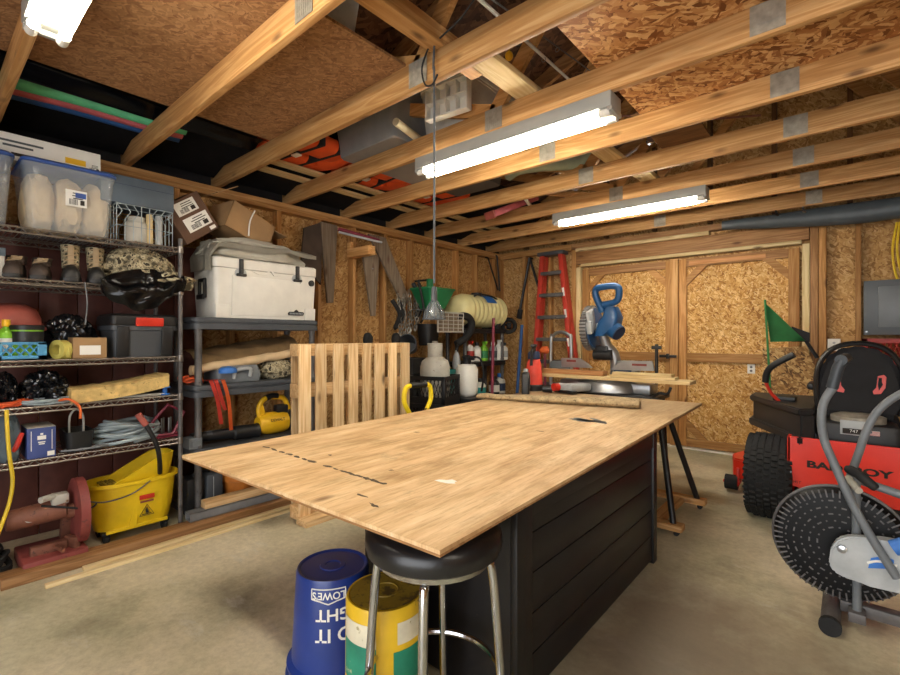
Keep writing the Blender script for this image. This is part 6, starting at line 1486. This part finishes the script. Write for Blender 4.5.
def vest(label, loc, rot):
    t = T('life_vest', label, 'life vest', loc, rot, 'orange life vests on the joists')
    for s in (-1, 1): A('foam_panel', MB().box((0, s*.16, .07), (.52, .26, .11), (0, 0, s*.08), .045, seg=3), 'vest_orange', t)
    A('collar', MB().blob((.3, 0, .09), (.12, .3, .085), .1, 2, 3, 4, -.08), 'vest_orange', t)
    A('strap', MB().b2(-.06, -.02, -.31, .31, .012, .135, .01).b2(.12, .16, -.31, .31, .012, .135, .01), 'black_fabric', t, 'black strap'); A('buckle', MB().box((-.04, 0, .006), (.05, .07, .012), None, .003), 'white_plastic', t)
    return t
vest('orange life vest on the joists, leftmost, before the big grey tote', (-3.3, 2.02, TJ+.024), PI/2+.15)
vest('orange life vest on the joists, behind the big grey tote', (-3.32, 2.74, TJ+.024), PI/2-.1)
vest('orange life vest on the joists, farthest from the camera', (-3.28, 3.48, TJ+.024), PI/2+.1)
# pool float
a, b_ = onx(-30, 92, -3.45), onx(170, 131, -3.45)
zf = 2.81
t = T('rolled_pool_float', 'green, coral and blue striped foam roll lying on the joists at upper left', 'foam roll', (-3.52, .5, TJ), -.08)
for k, (m_, dx, dz) in enumerate((('blue_foam', -.2, .042), ('coral_foam', -.12, .042), ('mint_foam', -.035, .044))):
    A('stripe', MB().rings([[(dx+.043*math.cos(2*PI*j/14), y, dz+.041*math.sin(2*PI*j/14)+.003*math.sin(y*9)) for j in range(14)] for y in [-.85+1.6*i/24 for i in range(25)]]), m_, t)
# dark sheeting and long bags toward the eave
def sheetfn(s, q):
    y = -.6+2.3*s; x = -3.42+.25*q; return Vector((x, y, TJ+.005+.05*math.sin(q*PI)*(1+.5*noise.noise(Vector((s*6, q*3, 1))))))
S('dark_bag', MB().grid(sheetfn, 40, 14, .01), 'trash_bag', 'long black plastic sheeting lying on the joists above the wire shelves', 'sheeting')
a, b_ = onz(186, 174, TJ), onz(214, 181, TJ)
S('white_stick', MB().cyl(a+Vector((0, -.15, .02)), b_+Vector((0, .1, .02)), .016, n=10), 'pale_y', 'short pale stick lying on the joists above the cardboard boxes', 'stick')
# white trays, pipes
a = onz(440, 110, TJ)
t = T('white_tray', 'white slotted plastic tray above the left end of the middle shop light', 'tray', (-1.93, 2.24, TJ), .1)
mb = MB().b2(-.16, .16, .0, .008, 0, .2, .002); A('back', mb, 'white_plastic', t)
for k in range(5): A('divider', MB().b2(-.16+.078*k, -.152+.078*k, -.05, .0, 0, .2, .002), 'white_plastic', t)
A('shelf', MB().b2(-.16, .16, -.05, 0, 0, .008).b2(-.16, .16, -.05, 0, .1, .106).b2(-.16, .16, -.05, 0, .194, .2), 'white_plastic', t)
a, b_ = onz(412, 128, TJ+.04), onz(446, 141, TJ+.04)
S('plastic_pipe', MB().lathe([(.026, 0), (.026, .5), (.02, .5), (.02, 0)], (0, 0, 0), 16, (-PI/2, 0, 0)), 'pipe_cream', 'short cream plastic pipe lying beside the big grey tote', 'pipe', (-2.28, 2.1, TJ+.028), .25)
# fishing rods slung under the rafters
def rod(label, p0, p1, m='grime_white', r=.008):
    t = T('fishing_rod', label, 'fishing rod', (0, 0, 0)); p0, p1 = Vector(p0), Vector(p1)
    A('blank', MB().cyl(p0, p1, r, r*.45, 8), m, t); d = p1-p0
    A('grip', MB().cyl(p0, p0+d*.16, r*1.6, n=8), 'black_plastic', t)
    for k in range(5): A('line_guide', MB().torus(p0+d*(.3+.14*k)+Vector((0, 0, -.016)), .013, .0025, (PI/2, 0, 0), 10, 5), 'steel', t)
rod('long pale fishing rod slung across the rafters, nearest the shop light', (-1.375, 1.0, 2.93), (-1.375, 3.5, 2.95), 'white_plastic', .013)
rod('thin dark fishing rod beside the pale one under the rafters', (-1.5, .75, 2.98), (-1.25, 3.2, 3.02), 'post_grey', .007)
rod('fishing rod under the rafters left of the others', (-1.85, .7, 3.0), (-1.75, 3.0, 3.02), 'dark_rubber', .007)
p = ony(509, 56, 2.3)
S('fishing_float', MB().blob((0, 0, 0), (.024, .024, .028), .01, 1, 1, 3).cyl((0, 0, .02), (0, 0, 2.99-p.z), .003, n=6), 'tool_yellow', 'small yellow fishing float hanging from the rods', 'float', p)
def reel(label, p):
    t = T('fishing_reel', label, 'fishing reel', p, .4)
    A('spool', MB().lathe([(.03, -.025), (.032, -.02), (.022, -.016), (.022, .016), (.032, .02), (.03, .025)], n=18, rot=(PI/2, 0, 0)), 'chrome', t); A('handle', MB().tube([(0, .03, 0), (0, .05, 0), (.05, .055, .0), (.05, .08, 0)], .006, 8), 'steel', t); A('foot', MB().cyl((0, 0, .02), (0, 0, .13), .008, n=8), 'black_plastic', t)
    A('rod_blank', MB().cyl((-.25, 0, .13), (.75, .2, .16), .008, n=8), 'rust_brown', t)
reel('silver fishing reel hanging above the fourth joist, left of the white bottles', Vector((-1.16, 3.35, 2.74)))
reel('second fishing reel just behind the silver one', Vector((-1.1, 3.52, 2.72)))
for k, u in enumerate((676, 686)):
    p = ony(u, 150, 3.45)
    spray('white_bottle', ['white bottle standing on the joist brace, left one', 'white jug standing on the joist brace, right one'][k], (p.x, 3.42+.1*k, TJ+.019), .2, .04+.02*k, 'white_plastic', 'light_grey', group='white bottles in the trusses')
S('loft_board', MB().b2(-.16, .16, -.36, .36, 0, .018), 'dark_x', 'dark board on the joists carrying the white bottles', 'board', (p.x-.05, 3.35, TJ))
# gun case and waders
pA, pB = Vector((-2.84, 3.94, 2.552)), Vector((-2.66, 4.52, 2.825)); dd = pB-pA
t = T('long_case', 'faded red long case poking down between the joists above the corner shelves', 'case', (pA+pB)/2, dd.to_track_quat('Y', 'Z').to_euler())
A('case_body', MB().box((0, 0, 0), (.15, dd.length, .07), None, .012), 'coral_foam', t); A('edge', MB().box((0, -dd.length/2, 0), (.16, .02, .08), None, .005), 'helmet_pink', t)
S('wader_boot', MB().tube(spline([(0, 0, .05), (.15, -.05, .07), (.4, .0, .07), (.62, .12, .08), (.74, .14, .16)], 6), [.05]*6+[.055]*6+[.06]*6+[.06]*7, 12), 'green_grey', 'pale green wader leg lying on the joists below the middle shop light', 'waders', (-2.32, 3.5, TJ), .1)
a = ony(500, 222, 4.1); b_ = ony(520, 205, 4.1)
S('light_strip', MB().box((0, 0, .01), (.03, .9, .02), (0, 0, .35)), 'white_plastic', 'thin white strip lying across the joists beyond the red case', 'strip', (-2.6, 4.35, TJ))
# grey tarp over the back wall
t = T('rolled_tarp', 'long grey tarp roll slung under the last joist, along the top of the back wall', 'tarp', (.6, 5.745, 0))
def tarp(s, q):
    an = 2*PI*q; x = -1.65+2.7*s; w_ = .45+.55*min(1, s*2.6); return Vector((x, .075*math.cos(an)*w_, 2.535-.1*w_+-.0+.1*math.sin(an)*w_+.008*noise.noise(Vector((s*9, q*4, 0)))))
A('roll', MB().rings([[tarp(i/40, j/16) for j in range(16)] for i in range(41)]), 'tarp_grey', t)
for u, v in ((803, 213), (776, 216)):
    p = ony(u, v, 5.6); S('ceiling_hook', MB().tube(spline([(0, 0, 2.54-p.z), (0, 0, .04), (.02, -.02, 0), (0, -.04, .01)], 5), .008, 8), 'black_paint' if u == 776 else 'steel', 'black hook under the last joist, above the doors' if u == 776 else 'small steel hook under the last joist at the right', 'hook', p)
# dark sheet hanging behind the joists at the right
